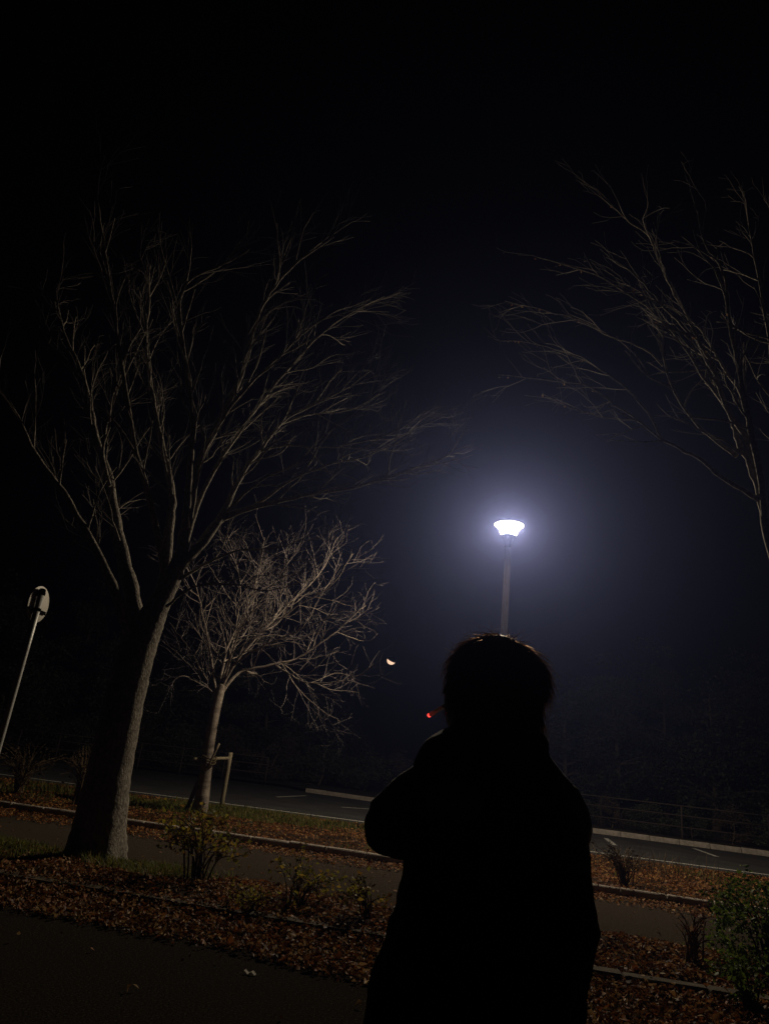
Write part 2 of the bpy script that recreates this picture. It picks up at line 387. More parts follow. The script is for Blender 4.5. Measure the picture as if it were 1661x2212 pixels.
def sprout(P, r0_, r1_, level, maxlevel, rng, big, fine, cfg):
    """children along a branch; thick ones into big, thin ones into fine"""
    seg = np.linalg.norm(np.diff(P, axis=0), axis=1); L = seg.sum(); cum = np.concatenate(([0], np.cumsum(seg)))
    n = max(1, int(L * cfg['dens'][level] * rng.uniform(0.8, 1.2)))
    for k in range(n):
        t = cfg['start'][level] + (1 - cfg['start'][level]) * (k + rng.uniform(0, 1)) / n
        s = t * L; i = min(len(seg) - 1, int(np.searchsorted(cum, s, 'right')) - 1)
        p = P[i] + (P[i + 1] - P[i]) * ((s - cum[i]) / seg[i])
        tan = P[i + 1] - P[i]; tan /= np.linalg.norm(tan)
        rr = r0_ + (r1_ - r0_) * t
        d = rot_dir(tan, rng.normal(cfg['ang'], 0.14), rng.uniform(0, 2 * math.pi), rng)
        d[2] += cfg['up']; d += np.array(cfg.get('bias', (0, 0, 0))); d /= np.linalg.norm(d)
        cl = cfg['len'][level] * rng.uniform(0.55, 1.2) * (1.15 - 0.55 * t)
        cr0 = min(rr * rng.uniform(0.5, 0.75), cfg['rmax'][level]); cr1 = max(0.0016, cr0 * 0.35)
        C = shoot(p, d, cl, rng, cfg['trop'], cfg['wob'], cfg['step'])
        R = np.linspace(cr0, cr1, len(C))
        if level + 1 >= 2 or cr0 < 0.009: fine.add(C, R, 3)
        else: big.add(C, R, 5)
        if level + 1 < maxlevel: sprout(C, cr0, cr1, level + 1, maxlevel, rng, big, fine, cfg)

def bare_tree(name, label, cat, base, trunk, trunk_r, limbs, cfg, seed, bark, limb_bark, twig, maxlevel=3, group=None, limb_k=1.0):
    rng = np.random.default_rng(seed)
    root = thing(name, tuple(base), label, cat, group)
    # trunk with flare, slightly irregular
    P = catmull(trunk, 8); s = np.linspace(0, 1, len(P)); R = np.interp(s, np.linspace(0, 1, len(trunk_r)), trunk_r)
    T = Tubes(); sides = 22; T.add(P, R, sides, cap=True)
    V = T.V[0].reshape(len(P), sides, 3); a = np.arange(sides) / sides * 2 * math.pi
    for i in range(len(P)):
        fl = 0.20 * math.exp(-s[i] * 14)
        mod = 1 + (0.035 + fl) * (np.cos(5 * a + 0.7) * 0.6 + np.cos(3 * a + 2 + 2 * s[i]) * 0.5) + 0.02 * rng.normal(0, 1, sides)
        V[i] = P[i] + (V[i] - P[i]) * mod[:, None]
    T.V[0] = V.reshape(-1, 3); T.build('trunk', bark, root)
    fine = Tubes()
    for (path, ra, rb) in limbs:
        ra *= limb_k
        big = Tubes(); R = ra + (rb - ra) * np.linspace(0, 1, len(path)) ** 0.62
        big.add(path, R * (1 + 0.05 * rng.normal(0, 1, len(path))), 9, cap=True)
        sprout(path, ra, rb, 0, maxlevel, rng, big, fine, cfg)
        big.build('limb', limb_bark, root)
    tw = fine.build('twigs', twig, root); tw['kind'] = 'stuff'
    return root

# --- the big tree by the footpath
b1 = gnd(203, 1868); Y1 = b1[1]
tr1 = [b1 + np.array([0, 0, -0.08])] + [atY(x, y, Y1) for x, y in ((216, 1780), (237, 1660), (272, 1500), (297, 1405), (322, 1345), (348, 1295), (374, 1245), (392, 1195))]
r1 = [0.36, 0.28, 0.245, 0.225, 0.215, 0.18, 0.13, 0.11, 0.09]
def lp(px, *dy): return limb_path(px, [Y1 + d for d in dy], 0.005)
L1 = [
 (lp([(374, 1245), (392, 1195), (402, 1140), (420, 1040), (440, 975), (490, 880), (528, 790), (555, 690), (592, 620), (650, 560), (722, 513)], 0, -0.1, -0.3, -0.6, -1.0), 0.10, 0.008),
 (lp([(384, 1230), (440, 1172), (478, 1115), (520, 1030), (560, 975), (605, 918), (660, 880), (742, 842), (800, 800)], -0.1, 0.3, 0.7, 1.1), 0.075, 0.006),
 (lp([(425, 1190), (470, 1128), (540, 1098), (620, 1078), (690, 1064), (770, 1052), (850, 1028), (915, 1002), (965, 985), (1000, 935)], 0.05, 0.5, 1.0, 1.6), 0.06, 0.005),
 (lp([(440, 975), (480, 905), (540, 830), (600, 772), (642, 733), (700, 690), (790, 665)], -0.3, -0.7, -1.0), 0.035, 0.005),
 (lp([(600, 920), (650, 900), (690, 893), (760, 885), (820, 850)], 0.8, 1.2, 1.5), 0.022, 0.004),
 (lp([(335, 1345), (352, 1270), (366, 1150), (372, 1070), (350, 960), (332, 860), (316, 745), (322, 630), (300, 540)], 0.05, 0.3, 0.8, 1.2), 0.10, 0.006),
 (lp([(402, 1140), (410, 1010), (416, 900), (402, 790), (388, 670), (410, 606), (470, 578), (540, 540)], -0.2, -0.7, -1.3), 0.055, 0.006),
 (lp([(296, 1425), (294, 1335), (272, 1225), (250, 1130), (236, 1040), (208, 945), (196, 880), (176, 800), (138, 715), (120, 620)], 0, 0.4, 0.9, 1.3), 0.15, 0.006),
 (lp([(238, 1050), (224, 965), (248, 860), (292, 765), (330, 690)], 0.3, 0.1, -0.2), 0.03, 0.005),
 (lp([(288, 1420), (268, 1330), (222, 1215), (152, 1085), (80, 985), (28, 880), (-60, 780)], 0, -0.5, -1.2, -1.9), 0.09, 0.004),
 (lp([(390, 1250), (450, 1215), (520, 1188), (610, 1180), (680, 1150)], 0.0, 0.4, 0.8), 0.026, 0.004),
 (lp([(360, 1310), (420, 1268), (500, 1262), (580, 1275), (660, 1255)], -0.1, -0.4, -0.8), 0.02, 0.004),
 (lp([(365, 1280), (330, 1100), (290, 950), (260, 760), (230, 560), (210, 430)], 0, -0.7, -1.5, -2.4), 0.06, 0.007),
 (lp([(380, 1240), (440, 1060), (520, 930), (620, 800), (720, 700), (830, 640)], 0, 0.6, 1.4, 2.0), 0.05, 0.005),
]
L1 += [
 (lp([(560, 975), (620, 962), (700, 966), (780, 955), (850, 935), (905, 900)], 0.5, 0.9, 1.5), 0.022, 0.004),
 (lp([(540, 1098), (640, 1032), (720, 1002), (800, 982), (880, 935), (960, 900)], 0.4, 1.0, 1.7), 0.026, 0.004),
 (lp([(478, 1115), (560, 1040), (640, 1000), (700, 940), (800, 880)], 0.2, -0.2, -0.5), 0.024, 0.004),
]
cfg1 = dict(dens=[3.3, 5.6, 7.2], start=[0.22, 0.15, 0.1], ang=0.5, up=0.1, len=[1.0, 0.6, 0.36], rmax=[0.014, 0.005, 0.0025], trop=0.04, wob=0.12, step=0.11, bias=(0.1, 0, 0))
bare_tree('bare_tree', 'large bare tree with leaning trunk and fan of limbs beside the footpath', 'tree', b1, tr1, r1, L1, cfg1, 5, 'bark', 'bark', 'twig_bark')

# --- the staked young tree in the wide bed
b2 = gnd(432, 1752, 0.09); Y2 = b2[1]
tr2 = [b2 + np.array([0, 0, -0.1]), atY(442, 1690, Y2), atY(450, 1620, Y2), atY(463, 1545, Y2), atY(474, 1500, Y2), atY(480, 1478, Y2)]
r2 = [0.17, 0.125, 0.115, 0.11, 0.10, 0.06]
def lq(px, *dy): return limb_path(px, [Y2 + d for d in dy], 0.008)
L2 = [
 (lq([(474, 1505), (500, 1468), (530, 1448), (600, 1434), (650, 1418), (720, 1370), (770, 1325), (790, 1308)], 0, 0.3, 0.6, 0.6), 0.065, 0.008),
 (lq([(596, 1438), (625, 1455), (662, 1474), (722, 1474), (775, 1458), (806, 1436)], 0.2, -0.2, -0.6), 0.035, 0.007),
 (lq([(478, 1490), (510, 1430), (562, 1370), (640, 1312), (718, 1262), (762, 1195)], 0, -0.2, -0.6), 0.055, 0.007),
 (lq([(472, 1500), (492, 1400), (530, 1320), (560, 1232), (572, 1160)], 0, 0.6, 1.2), 0.05, 0.007),
 (lq([(468, 1505), (456, 1420), (440, 1340), (422, 1262), (392, 1205)], 0, -0.5, -0.9), 0.045, 0.007),
 (lq([(465, 1510), (432, 1440), (402, 1392), (366, 1345)], 0, 0.5, 1.0), 0.035, 0.006),
 (lq([(500, 1440), (560, 1400), (640, 1365), (710, 1335), (780, 1322)], -0.3, -0.9, -1.3), 0.036, 0.006),
 (lq([(610, 1436), (648, 1492), (690, 1530), (736, 1560)], 0.1, 0.4, 0.6), 0.022, 0.005),
 (lq([(484, 1470), (520, 1360), (600, 1250), (650, 1170)], 0, -0.8, -1.4), 0.045, 0.006),
 (lq([(480, 1480), (505, 1380), (520, 1260), (490, 1150)], 0, 0.9, 1.6), 0.04, 0.006),
 (lq([(515, 1420), (600, 1330), (690, 1240), (730, 1160)], 0, 0.8, 1.3), 0.036, 0.006),
 (lq([(470, 1500), (420, 1470), (395, 1460), (360, 1480)], 0, -0.4, -0.6), 0.02, 0.005),
]
cfg2 = dict(dens=[4.4, 4.8, 4.8], start=[0.14, 0.1, 0.1], ang=0.82, up=0.12, len=[1.15, 0.66, 0.40], rmax=[0.014, 0.0068, 0.0046], trop=0.05, wob=0.14, step=0.13)
bare_tree('young_bare_tree', 'smaller bare tree tied to wooden stakes in the wide leafy bed', 'tree', b2, tr2, r2, L2, cfg2, 14, 'young_bark', 'young_bark', 'red_twig_bark', limb_k=0.72)

# --- stake frame of the young tree
st = thing('tree_stake_frame', tuple(gnd(478, 1746, 0.08)), 'weathered wooden stakes and crossbar propping the smaller bare tree', 'tree support')
zg = 0.08; pb = gnd(478, 1746, zg); pt = atY(487, 1624, pb[1])
def pole(name, a, b, r, m, parent, sides=10):
    t = Tubes(); P = np.linspace(a, b, 5); t.add(P, np.full(5, r), sides, cap=True); return t.build(name, m, parent)
pole('stake', pb + [0, 0, -0.15], np.array([pb[0], pb[1], pt[2]]), 0.05, 'wood_stake', st)
pb2 = gnd(400, 1748, zg); pole('stake', pb2 + [0, 0, -0.15], atY(452, 1632, Y2 + 0.1), 0.045, 'wood_stake', st)
ca = atY(420, 1640, Y2 - 0.22); cb = atY(494, 1638, pb[1] - 0.11)
pole('crossbar', ca, cb, 0.035, 'wood_stake', st)
pole('brace', atY(448, 1660, Y2 - 0.25), atY(474, 1606, Y2 - 0.3), 0.024, 'wood_stake', st)
for dz in (-0.05, 0.0, 0.05):
    c = atY(451, 1642, Y2); t = Tubes(); a = np.linspace(0, 2 * math.pi, 18)
    t.add(np.stack([c[0] + 0.155 * np.cos(a), c[1] - 0.04 + 0.19 * np.sin(a), c[2] + dz + 0.03 * np.sin(2 * a)], -1), np.full(18, 0.018), 6); t.build('cord', 'hemp_cord', st)

# --- the tree beyond the evergreen bush, its trunk to the side
Y3 = 7.0
t3 = atY(1661, 1170, Y3); b3 = np.array([t3[0] + 0.42, Y3 + 0.1, 0.0])
tr3 = [b3 + np.array([0, 0, -0.08]), b3 + np.array([-0.02, 0, 0.8]), b3 + np.array([-0.06, 0, 1.7]), b3 + np.array([-0.16, -0.05, 2.6]), b3 + np.array([-0.28, -0.08, 3.2])]
r3 = [0.34, 0.25, 0.215, 0.20, 0.12]
def lr(px, *dy): return limb_path(px, [Y3 + d for d in dy], 0.005)
f3 = (1706, 1300)
L3 = [
 (lr([f3, (1661, 1170), (1640, 1068), (1620, 1002), (1599, 966), (1587, 928), (1571, 884), (1534, 834), (1517, 814), (1488, 764), (1443, 707), (1380, 650), (1279, 592), (1160, 556)], 0, 0.2, 0.4, 0.8, 1.3), 0.062, 0.005),
 (lr([(1640, 1080), (1554, 1027), (1508, 990), (1430, 949), (1377, 908), (1328, 875), (1267, 834), (1185, 822), (1076, 808)], 0.1, 0.5, 1.1, 1.7), 0.03, 0.004),
 (lr([(1620, 1002), (1612, 950), (1575, 892), (1554, 838), (1538, 789), (1517, 756), (1496, 724), (1439, 670), (1414, 638), (1349, 576), (1305, 556)], 0.25, 0.0, -0.4, -0.8), 0.045, 0.005),
 (lr([(1640, 1060), (1622, 941), (1603, 859), (1587, 830), (1560, 790), (1530, 740), (1490, 690), (1400, 640), (1330, 600)], 0.2, 0.7, 1.3), 0.04, 0.005),
 (lr([(1660, 1160), (1632, 980), (1610, 880), (1595, 794), (1583, 736), (1571, 675), (1567, 609), (1550, 568), (1521, 522), (1500, 440)], 0.1, -0.3, -0.8, -1.2), 0.045, 0.006),
 (lr([(1571, 884), (1530, 790), (1497, 710), (1467, 654), (1443, 609), (1414, 540), (1398, 506), (1357, 478), (1330, 450), (1280, 400)], 0.5, 0.2, -0.2, -0.6), 0.03, 0.005),
 (lr([(1590, 985), (1530, 940), (1484, 892), (1451, 834), (1427, 756), (1418, 690), (1380, 610)], 0.3, 0.8, 1.2), 0.03, 0.005),
 (lr([(1430, 790), (1406, 764), (1361, 740), (1328, 731), (1267, 698), (1180, 672), (1090, 650)], 1.0, 1.2, 1.4), 0.016, 0.004),
 (lr([(1430, 949), (1390, 880), (1330, 820), (1240, 770), (1140, 740), (1070, 735)], 0.7, 1.0, 1.5), 0.015, 0.004),
 (lr([f3, (1690, 1060), (1680, 900), (1660, 740), (1630, 560), (1600, 400)], 0, 0.2, 0.5), 0.06, 0.006),
 (lr([f3, (1760, 1080), (1820, 900), (1860, 700)], 0, -0.3, -0.5), 0.08, 0.01),
 (lr([(1690, 1200), (1760, 980), (1740, 760), (1700, 560), (1680, 420)], 0, 0.6, 0.9), 0.05, 0.007),
 (lr([(1377, 908), (1300, 900), (1230, 880), (1170, 850)], 1.0, 1.4, 1.6), 0.012, 0.004),
]
cfg3 = dict(dens=[2.5, 3.9, 5.0], start=[0.25, 0.15, 0.1], ang=0.55, up=0.02, len=[0.85, 0.55, 0.32], rmax=[0.016, 0.006, 0.003], trop=0.02, wob=0.14, step=0.10, bias=(-0.15, 0, 0))
tree3 = bare_tree('bare_tree', 'bare tree above the green bush with a few dead leaves still hanging', 'tree', b3, tr3, r3, L3, cfg3, 21, 'bark', 'bark', 'twig_bark')
dl = []
for (path, ra, rb) in L3:
    for k in range(6):
        q = path[RG.integers(len(path) // 2, len(path))]; dl.append(q + np.array([0, 0, -0.03]) + RG.normal(0, 0.012, 3))
dlo = leaf_mesh('dead_leaves', np.array(dl), RG.uniform(0.03, 0.055, len(dl)), 'dead_leaf', tree3, up=False); dlo['kind'] = 'stuff'

# ================================================================= STREET LAMP
LC = atY(1099, 1140, 15.5)            # middle of the lantern
lx, ly, lz = LC
lamp = thing('street_lamp', (lx, ly, 0.08), 'lit street lamp with flared round lantern on a tall pole', 'street lamp')
CR = 0.345; top = lz + 0.07
pr = [(0.13, 0.0), (0.13, 0.03), (0.095, 0.05), (0.088, 0.9), (0.082, 0.95), (0.074, lz - 0.50 - 0.08)]
lathe('pole', pr, (lx, ly, 0.08), 'lamp_paint', lamp, 28)
lathe('collar', [(0.075, -0.50), (0.088, -0.49), (0.09, -0.40), (0.12, -0.31), (0.165, -0.24), (0.19, -0.215), (0.19, -0.20)], (lx, ly, lz), 'lamp_paint', lamp, 32)
gl = lathe('glass', [(0.155, -0.198), (0.172, -0.19), (0.20, -0.06), (0.245, 0.045)], (lx, ly, lz), 'lamp_glass', lamp, 20, caps=False)
lathe('canopy', [(0.25, 0.048), (CR - 0.01, 0.052), (CR, 0.06), (CR, 0.075), (CR - 0.03, 0.085), (0.15, 0.13), (0.03, 0.15)], (lx, ly, lz), 'lamp_white', lamp, 44)
for k in range(6):
    a = k * math.pi / 3 + 0.3; t = Tubes()
    prof = [(0.192, -0.21), (0.225, -0.12), (0.275, -0.02), (CR - 0.015, 0.055)]
    P = catmull([(lx + r * math.cos(a), ly + r * math.sin(a), lz + z) for r, z in prof], 4); t.add(P, np.full(len(P), 0.007), 6); t.build('rib', 'lamp_paint', lamp)

# ================================================================= MOON
mc = np.array([33.5, 1000.0, 142.3]) * 2.4; mr = float(np.linalg.norm(mc)) * math.tan(rad(0.34))
bm = bmesh.new(); bmesh.ops.create_uvsphere(bm, u_segments=64, v_segments=48, radius=mr)
vd = -mc / np.linalg.norm(mc)                     # towards the viewer
lim = -cr * 0.45 - cu * 0.9; lim /= np.linalg.norm(lim)
sund = lim * math.sin(rad(88)) - vd * math.cos(rad(88)); sund /= np.linalg.norm(sund)
for f in bm.faces:
    f.material_index = 0 if Vector(sund).dot(f.calc_center_median().normalized()) > 0.0 else 1  # phase painted by material: sunlit faces glow, shaded faces near black
bmesh.ops.translate(bm, vec=Vector(mc), verts=bm.verts)
me = bpy.data.meshes.new('moon'); bm.to_mesh(me); bm.free(); me.materials.append(MATS['moon_lit_glow']); me.materials.append(MATS['moon_shade_side'])
mo = link('moon', me, None); tag(mo, 'orange-white crescent moon low in the dark sky', 'moon')

# ================================================================= ROAD SIGN
sy = 8.9; sb = atY(0, 1610, sy); stp = atY(84, 1262, sy); sm = atY(84, 1302, sy)
px_, py_ = sb[0] - 0.01, sy
sign = thing('road_sign', (px_, py_, 0.0), 'round traffic sign seen from behind on a thin grey pole', 'road sign')
na = rad(96); nv = np.array([math.sin(na), math.cos(na), 0]); tv = np.array([-nv[1], nv[0], 0])      # normal of the back, sideways axis
RS = 0.235; scn = np.array([px_, py_, sm[2] - 0.005]) - nv * 0.05 + tv * 0.085
def disc(name, c, r, th, m, parent, seg=48):
    V = []; F = []
    for s_, rr in ((-th, r), (-th * 0.2, r), (0, r - 0.006)):
        for k in range(seg):
            a = 2 * math.pi * k / seg; V.append(c + nv * s_ + tv * rr * math.cos(a) + np.array([0, 0, rr * math.sin(a)]))
    for i in range(2):
        for k in range(seg):
            k2 = (k + 1) % seg; F.append([i * seg + k, i * seg + k2, (i + 1) * seg + k2, (i + 1) * seg + k])
    F.append([k for k in range(seg)][::-1]); F.append([2 * seg + k for k in range(seg)])
    return raw(name, V, F, m, parent, smooth=False)
dp = disc('sign_plate', scn, RS, 0.012, 'sign_back', sign)
pole('pole', np.array([px_, py_, -0.1]), np.array([px_, py_, scn[2] + 0.16]), 0.04, 'galvanised', sign, 16)
lathe('pole_cap', [(0.043, 0.0), (0.043, 0.03), (0.028, 0.045)], (px_, py_, scn[2] + 0.145), 'black_band', sign, 16)
rzs = math.atan2(tv[1], tv[0])
for dz, wl, off in ((0.125, 0.15, 0.04), (-0.085, 0.37, 0.075)):
    box('bracket', np.array([px_, py_, scn[2] + dz]) - nv * 0.043 + tv * off + nv * 0.006, (wl, 0.022, 0.045), 'black_band', sign, rzs, 0.003)
    lathe('clamp', [(0.043, -0.02), (0.047, -0.018), (0.047, 0.018), (0.043, 0.02)], (px_, py_, scn[2] + dz), 'black_band', sign, 18)
for oz, ox, n_ in ((0.045, -0.13, 3), (-0.15, -0.045, 3)):
    for k in range(n_):
        c = scn + nv * 0.0025 + tv * ox + np.array([0, 0, oz - k * 0.013]); w_ = 0.06 - 0.012 * k
        V = [c + tv * sx * w_ / 2 + np.array([0, 0, sz * 0.0025]) for sx, sz in ((-1, -1), (1, -1), (1, 1), (-1, 1))]
        raw('sticker_line', V, [[0, 1, 2, 3]], 'sticker_ink', dp, smooth=False)

# ================================================================= LEAVES, GRASS, SHRUBS
def scatter(n, x0, x1, a0, a1, dens, z):
    x = RG.uniform(x0, x1, n); a = RG.uniform(a0, a1, n); y = a + S * x
    keep = RG.uniform(0, 1, n) < dens(x, y, a)
    x, y, a = x[keep], y[keep], a[keep]
    return np.stack([x, y, z(x, y, a)], -1)
zB = lambda x, y, a: relief_at(x, y, B0, B1, BZ, BR) + RG.uniform(0.008, 0.04, len(x))
zD = lambda x, y, a: relief_at(x, y, D0, D1, DZ, DR) + RG.uniform(0.006, 0.035, len(x)) * np.clip((18.4 - a) / 2, 0.15, 1)
# drift of leaves on the pavement against the near kerb
def dens_drift(x, y, a):
    edge = 5.38 + 0.095 * x * -1 + 0.10 * vnoise(x, y, 1.7) + 0.05 * vnoise(x, y, 6)
    edge = np.where(x > 0.6, edge - (x - 0.6) * 0.9, edge)
    return np.clip((a - edge) / 0.10, 0.002, 1)
P = scatter(60000, -6, 6, 4.0, 6.47, dens_drift, lambda x, y, a: RG.uniform(0.008, 0.045, len(x)) + 0.03 * np.clip((a - 5.9) / 0.5, 0, 1))
o = leaf_mesh('fallen_leaves', P, RG.uniform(0.022, 0.052, len(P)) * np.where(RG.random(len(P)) < 0.15, 1.6, 1.0), 'litter', tilt=0.9); tag(o, 'brown fallen leaves drifted on the pavement along the near kerb', 'leaves', kind='stuff')
P = scatter(60000, -8, 8, B0, B1 + 0.05, lambda x, y, a: np.clip(0.72 + 0.5 * vnoise(x, y, 1.3) - 0.5 * np.clip((a - 7.5) / 0.5, 0, 1) * (x < 1), 0.05, 1), zB)
o = leaf_mesh('fallen_leaves', P, RG.uniform(0.024, 0.052, len(P)) * np.where(RG.random(len(P)) < 0.15, 1.6, 1.0), 'litter', tilt=0.95); tag(o, 'brown fallen leaves covering the planting bed under the large tree', 'leaves', kind='stuff')
P = scatter(16000, -12, 12, 10.15, 11.45, lambda x, y, a: np.clip((a - 10.45 - 0.3 * vnoise(x, y, 0.8) - 0.12 * vnoise(x, y, 3)) / 0.3, 0.01, 0.9), lambda x, y, a: RG.uniform(0.03, 0.06, len(x)))
o = leaf_mesh('fallen_leaves', P, RG.uniform(0.035, 0.07, len(P)), 'litter_far', tilt=0.5); tag(o, 'reddish fallen leaves swept along the footpath kerb', 'leaves', kind='stuff')
P = scatter(80000, -16, 16, D0, D1 + 0.2, lambda x, y, a: np.clip(0.72 + 0.6 * vnoise(x, y, 0.55) + 0.25 * vnoise(x, y, 2.1) - 0.25 * (x < -1), 0.03, 1), zD)
o = leaf_mesh('fallen_leaves', P, RG.uniform(0.04, 0.08, len(P)), 'litter_far', tilt=0.5); tag(o, 'orange-brown fallen leaves spread over the wide bed beside the road', 'leaves', kind='stuff')
P = scatter(700, -8, 8, 8.3, 10.3, lambda x, y, a: 0.25 + 0 * x, lambda x, y, a: RG.uniform(0.03, 0.04, len(x)))
o = leaf_mesh('fallen_leaves', P, RG.uniform(0.03, 0.06, len(P)), 'litter_far', tilt=0.4); tag(o, 'few scattered dead leaves lying on the bare footpath', 'leaves', kind='stuff')
x = RG.uniform(-7, 4, 3000); x = x[RG.uniform(0, 1, len(x)) < np.clip(0.9 - np.clip(x - 0.2, 0, 9) * 0.8 + 0.5 * vnoise(x, x * 0, 1.4), 0.04, 1)]
P = np.stack([x, 6.52 + S * x + RG.normal(0, 0.07, len(x)), RG.uniform(0.085, 0.115, len(x))], -1)
o = leaf_mesh('fallen_leaves', P, RG.uniform(0.03, 0.055, len(P)), 'litter', tilt=0.6); tag(o, 'dead leaves heaped over the top of the near kerb', 'leaves', kind='stuff')
x = RG.uniform(-10, 8, 1500); x = x[RG.uniform(0, 1, len(x)) < np.clip(0.25 + 0.9 * vnoise(x, x * 0 + 3, 1.1), 0.03, 1)]
P = np.stack([x, 11.5 + S * x + RG.normal(0, 0.06, len(x)), RG.uniform(0.135, 0.16, len(x))], -1)
o = leaf_mesh('fallen_leaves', P, RG.uniform(0.035, 0.07, len(P)), 'litter_far', tilt=0.5); tag(o, 'dead leaves caught on top of the footpath kerb', 'leaves', kind='stuff')
# grass
P = scatter(26000, -8.5, 1.0, 14.5, 17.4, lambda x, y, a: np.clip(1.15 - np.hypot(x - b2[0], (y - b2[1]) * 1.2) / 3.2 + 0.5 * vnoise(x, y, 1.3), 0, 1), lambda x, y, a: relief_at(x, y, D0, D1, DZ, DR))
o = blade_mesh('grass', P, RG.uniform(0.04, 0.17, len(P)), 'grass', w=0.008, lean=0.6); tag(o, 'green grass tuft around the foot of the smaller bare tree', 'grass', kind='stuff')
P = scatter(30000, -9, 3.5, 7.35, 8.3, lambda x, y, a: np.clip(0.2 + 1.2 * vnoise(x + 3, y, 0.9) + 0.55 * (x < -2.2) - 0.5 * (x > -1.5), 0, 1) * np.clip((a - 7.2) / 0.4, 0, 1), lambda x, y, a: relief_at(x, y, B0, B1, BZ, BR))
o = blade_mesh('grass', P, RG.uniform(0.03, 0.11, len(P)) * (1 + 0.5 * vnoise(P[:, 0], P[:, 1], 1.6)), 'grass', w=0.005, lean=0.8); tag(o, 'short green grass along the footpath edge of the near bed', 'grass', kind='stuff')
P = scatter(26000, -16, 13, D0 + 0.1, 17.3, lambda x, y, a: np.clip(0.15 + 1.1 * vnoise(x + 5, y, 0.5) + 0.5 * (x < -1.5), 0, 1) * np.clip(0.35 + 0.8 * vnoise(x, y, 1.7), 0, 1), lambda x, y, a: relief_at(x, y, D0, D1, DZ, DR))
o = blade_mesh('grass', P, RG.uniform(0.04, 0.15, len(P)) * (1 + 0.6 * vnoise(P[:, 0], P[:, 1], 0.7)), 'grass', w=0.008, lean=0.7); tag(o, 'ragged grass growing round the stakes in the wide bed', 'grass', kind='stuff')
P = scatter(3600, 2.4, 8.5, 14.6, 17.2, lambda x, y, a: np.clip(-0.05 + 1.3 * vnoise(x + 1, y, 0.9), 0, 1) * np.clip((7.6 - x) / 2, 0, 1), lambda x, y, a: relief_at(x, y, D0, D1, DZ, DR))
o = blade_mesh('dry_weeds', P, RG.uniform(0.12, 0.5, len(P)), 'dry_stem', w=0.005, lean=0.6); tag(o, 'tall dry brown weeds along the road side of the wide bed', 'weeds', kind='stuff')

def shrub(name, label, cat, base, h, rx, ns, leafn, leafs, lm, seed, group=None, stem_m='stem', lowleaf=0.35, lean=(0, 0), ball=False):
    rng = np.random.default_rng(seed); base = np.array(base, float)
    root = thing(name, tuple(base), label, cat, group); T = Tubes(); tips = []
    for k in range(ns):
        az = rng.uniform(0, 2 * math.pi); rr = rx * math.sqrt(rng.uniform(0.02, 1)); hh = h * rng.uniform(0.6, 1.05) * (1 - 0.3 * (rr / rx) ** 2)
        e = base + np.array([rr * math.cos(az) + lean[0] * hh, rr * math.sin(az) + lean[1] * hh, hh])
        s0 = base + np.array([rng.normal(0, 0.04), rng.normal(0, 0.04), -0.03])
        m_ = s0 * 0.45 + e * 0.55 + np.array([0, 0, 0.12 * h]) - (e - s0) * np.array([0.22, 0.22, 0]); C = catmull([s0, m_, e], 6)
        T.add(C, np.linspace(0.008, 0.0025, len(C)) * (0.7 + h), 5)
        i0 = int(len(C) * lowleaf); tips += [C[j] for j in range(i0, len(C))]
        for q in range(3):
            j = rng.integers(max(1, i0 - 2), len(C) - 1); d = rot_dir((C[j + 1] - C[j]) / np.linalg.norm(C[j + 1] - C[j]), 0.7, rng.uniform(0, 6.28), rng)
            B = shoot(C[j], d, 0.28 * h, rng, 0.1, 0.15, 0.06); T.add(B, np.linspace(0.004, 0.0018, len(B)), 4); tips += [b for b in B[1:]]
    T.build('stems', stem_m, root)
    tips = np.array(tips); P = tips[rng.integers(0, len(tips), leafn)] + rng.normal(0, 0.045 * h + 0.01, (leafn, 3))
    if ball:
        u = rng.normal(0, 1, (leafn, 3)); u /= np.linalg.norm(u, axis=1)[:, None]; rr = rng.uniform(0.55, 1, leafn) ** 0.6
        lump = 1 + 0.22 * vnoise(u[:, 0] * 2 + seed, u[:, 2] * 2 + u[:, 1], 1.4) + 0.12 * vnoise(u[:, 0] * 5, u[:, 2] * 5 + u[:, 1] * 3, 1.3)
        P = base + np.array([0, 0, h * 0.5]) + u * (rr * lump)[:, None] * np.array([rx, rx, h * 0.52])
    P[:, 2] = np.maximum(P[:, 2], base[2] + 0.02)
    f = leaf_mesh('foliage', P, rng.uniform(0.7, 1.3, leafn) * leafs, lm, root, up=False, rng=rng, cup=0.1)
    return root
def gB(x, y): p = gnd(x, y, 0.06); return p
shrub('yellowing_shrub', 'yellowing leafy shrub with bare lower stems beside the large trunk', 'shrub', gB(425, 1905), 0.70, 0.50, 22, 520, 0.06, 'yellow_leaf', 31, lowleaf=0.6, lean=(-0.06, 0))
shrub('yellowing_shrub', 'low sparse yellowing shrub at the footpath edge near the coat elbow', 'shrub', gB(640, 1965), 0.42, 0.48, 16, 230, 0.05, 'yellow_leaf', 32, lowleaf=0.55)
shrub('yellowing_shrub', 'small bright yellow sprig between leaf litter and footpath', 'shrub', gB(790, 1992), 0.40, 0.34, 11, 130, 0.055, 'yellow_leaf', 33, lowleaf=0.6)
shrub('yellowing_shrub', 'short scrubby seedling in the drifted leaves under the large tree', 'shrub', gB(545, 1972), 0.24, 0.32, 12, 150, 0.045, 'yellow_leaf', 37, lowleaf=0.4)
shrub('evergreen_bush', 'dense green rounded bush at the footpath edge', 'bush', gB(1660, 2105), 0.72, 0.50, 20, 2600, 0.045, 'green_leaf', 34, ball=True)
shrub('evergreen_bush', 'low green bush in the leaf litter in front of the rounded bush', 'bush', gB(1610, 2165), 0.30, 0.34, 10, 500, 0.04, 'green_leaf', 36, lowleaf=0.3)
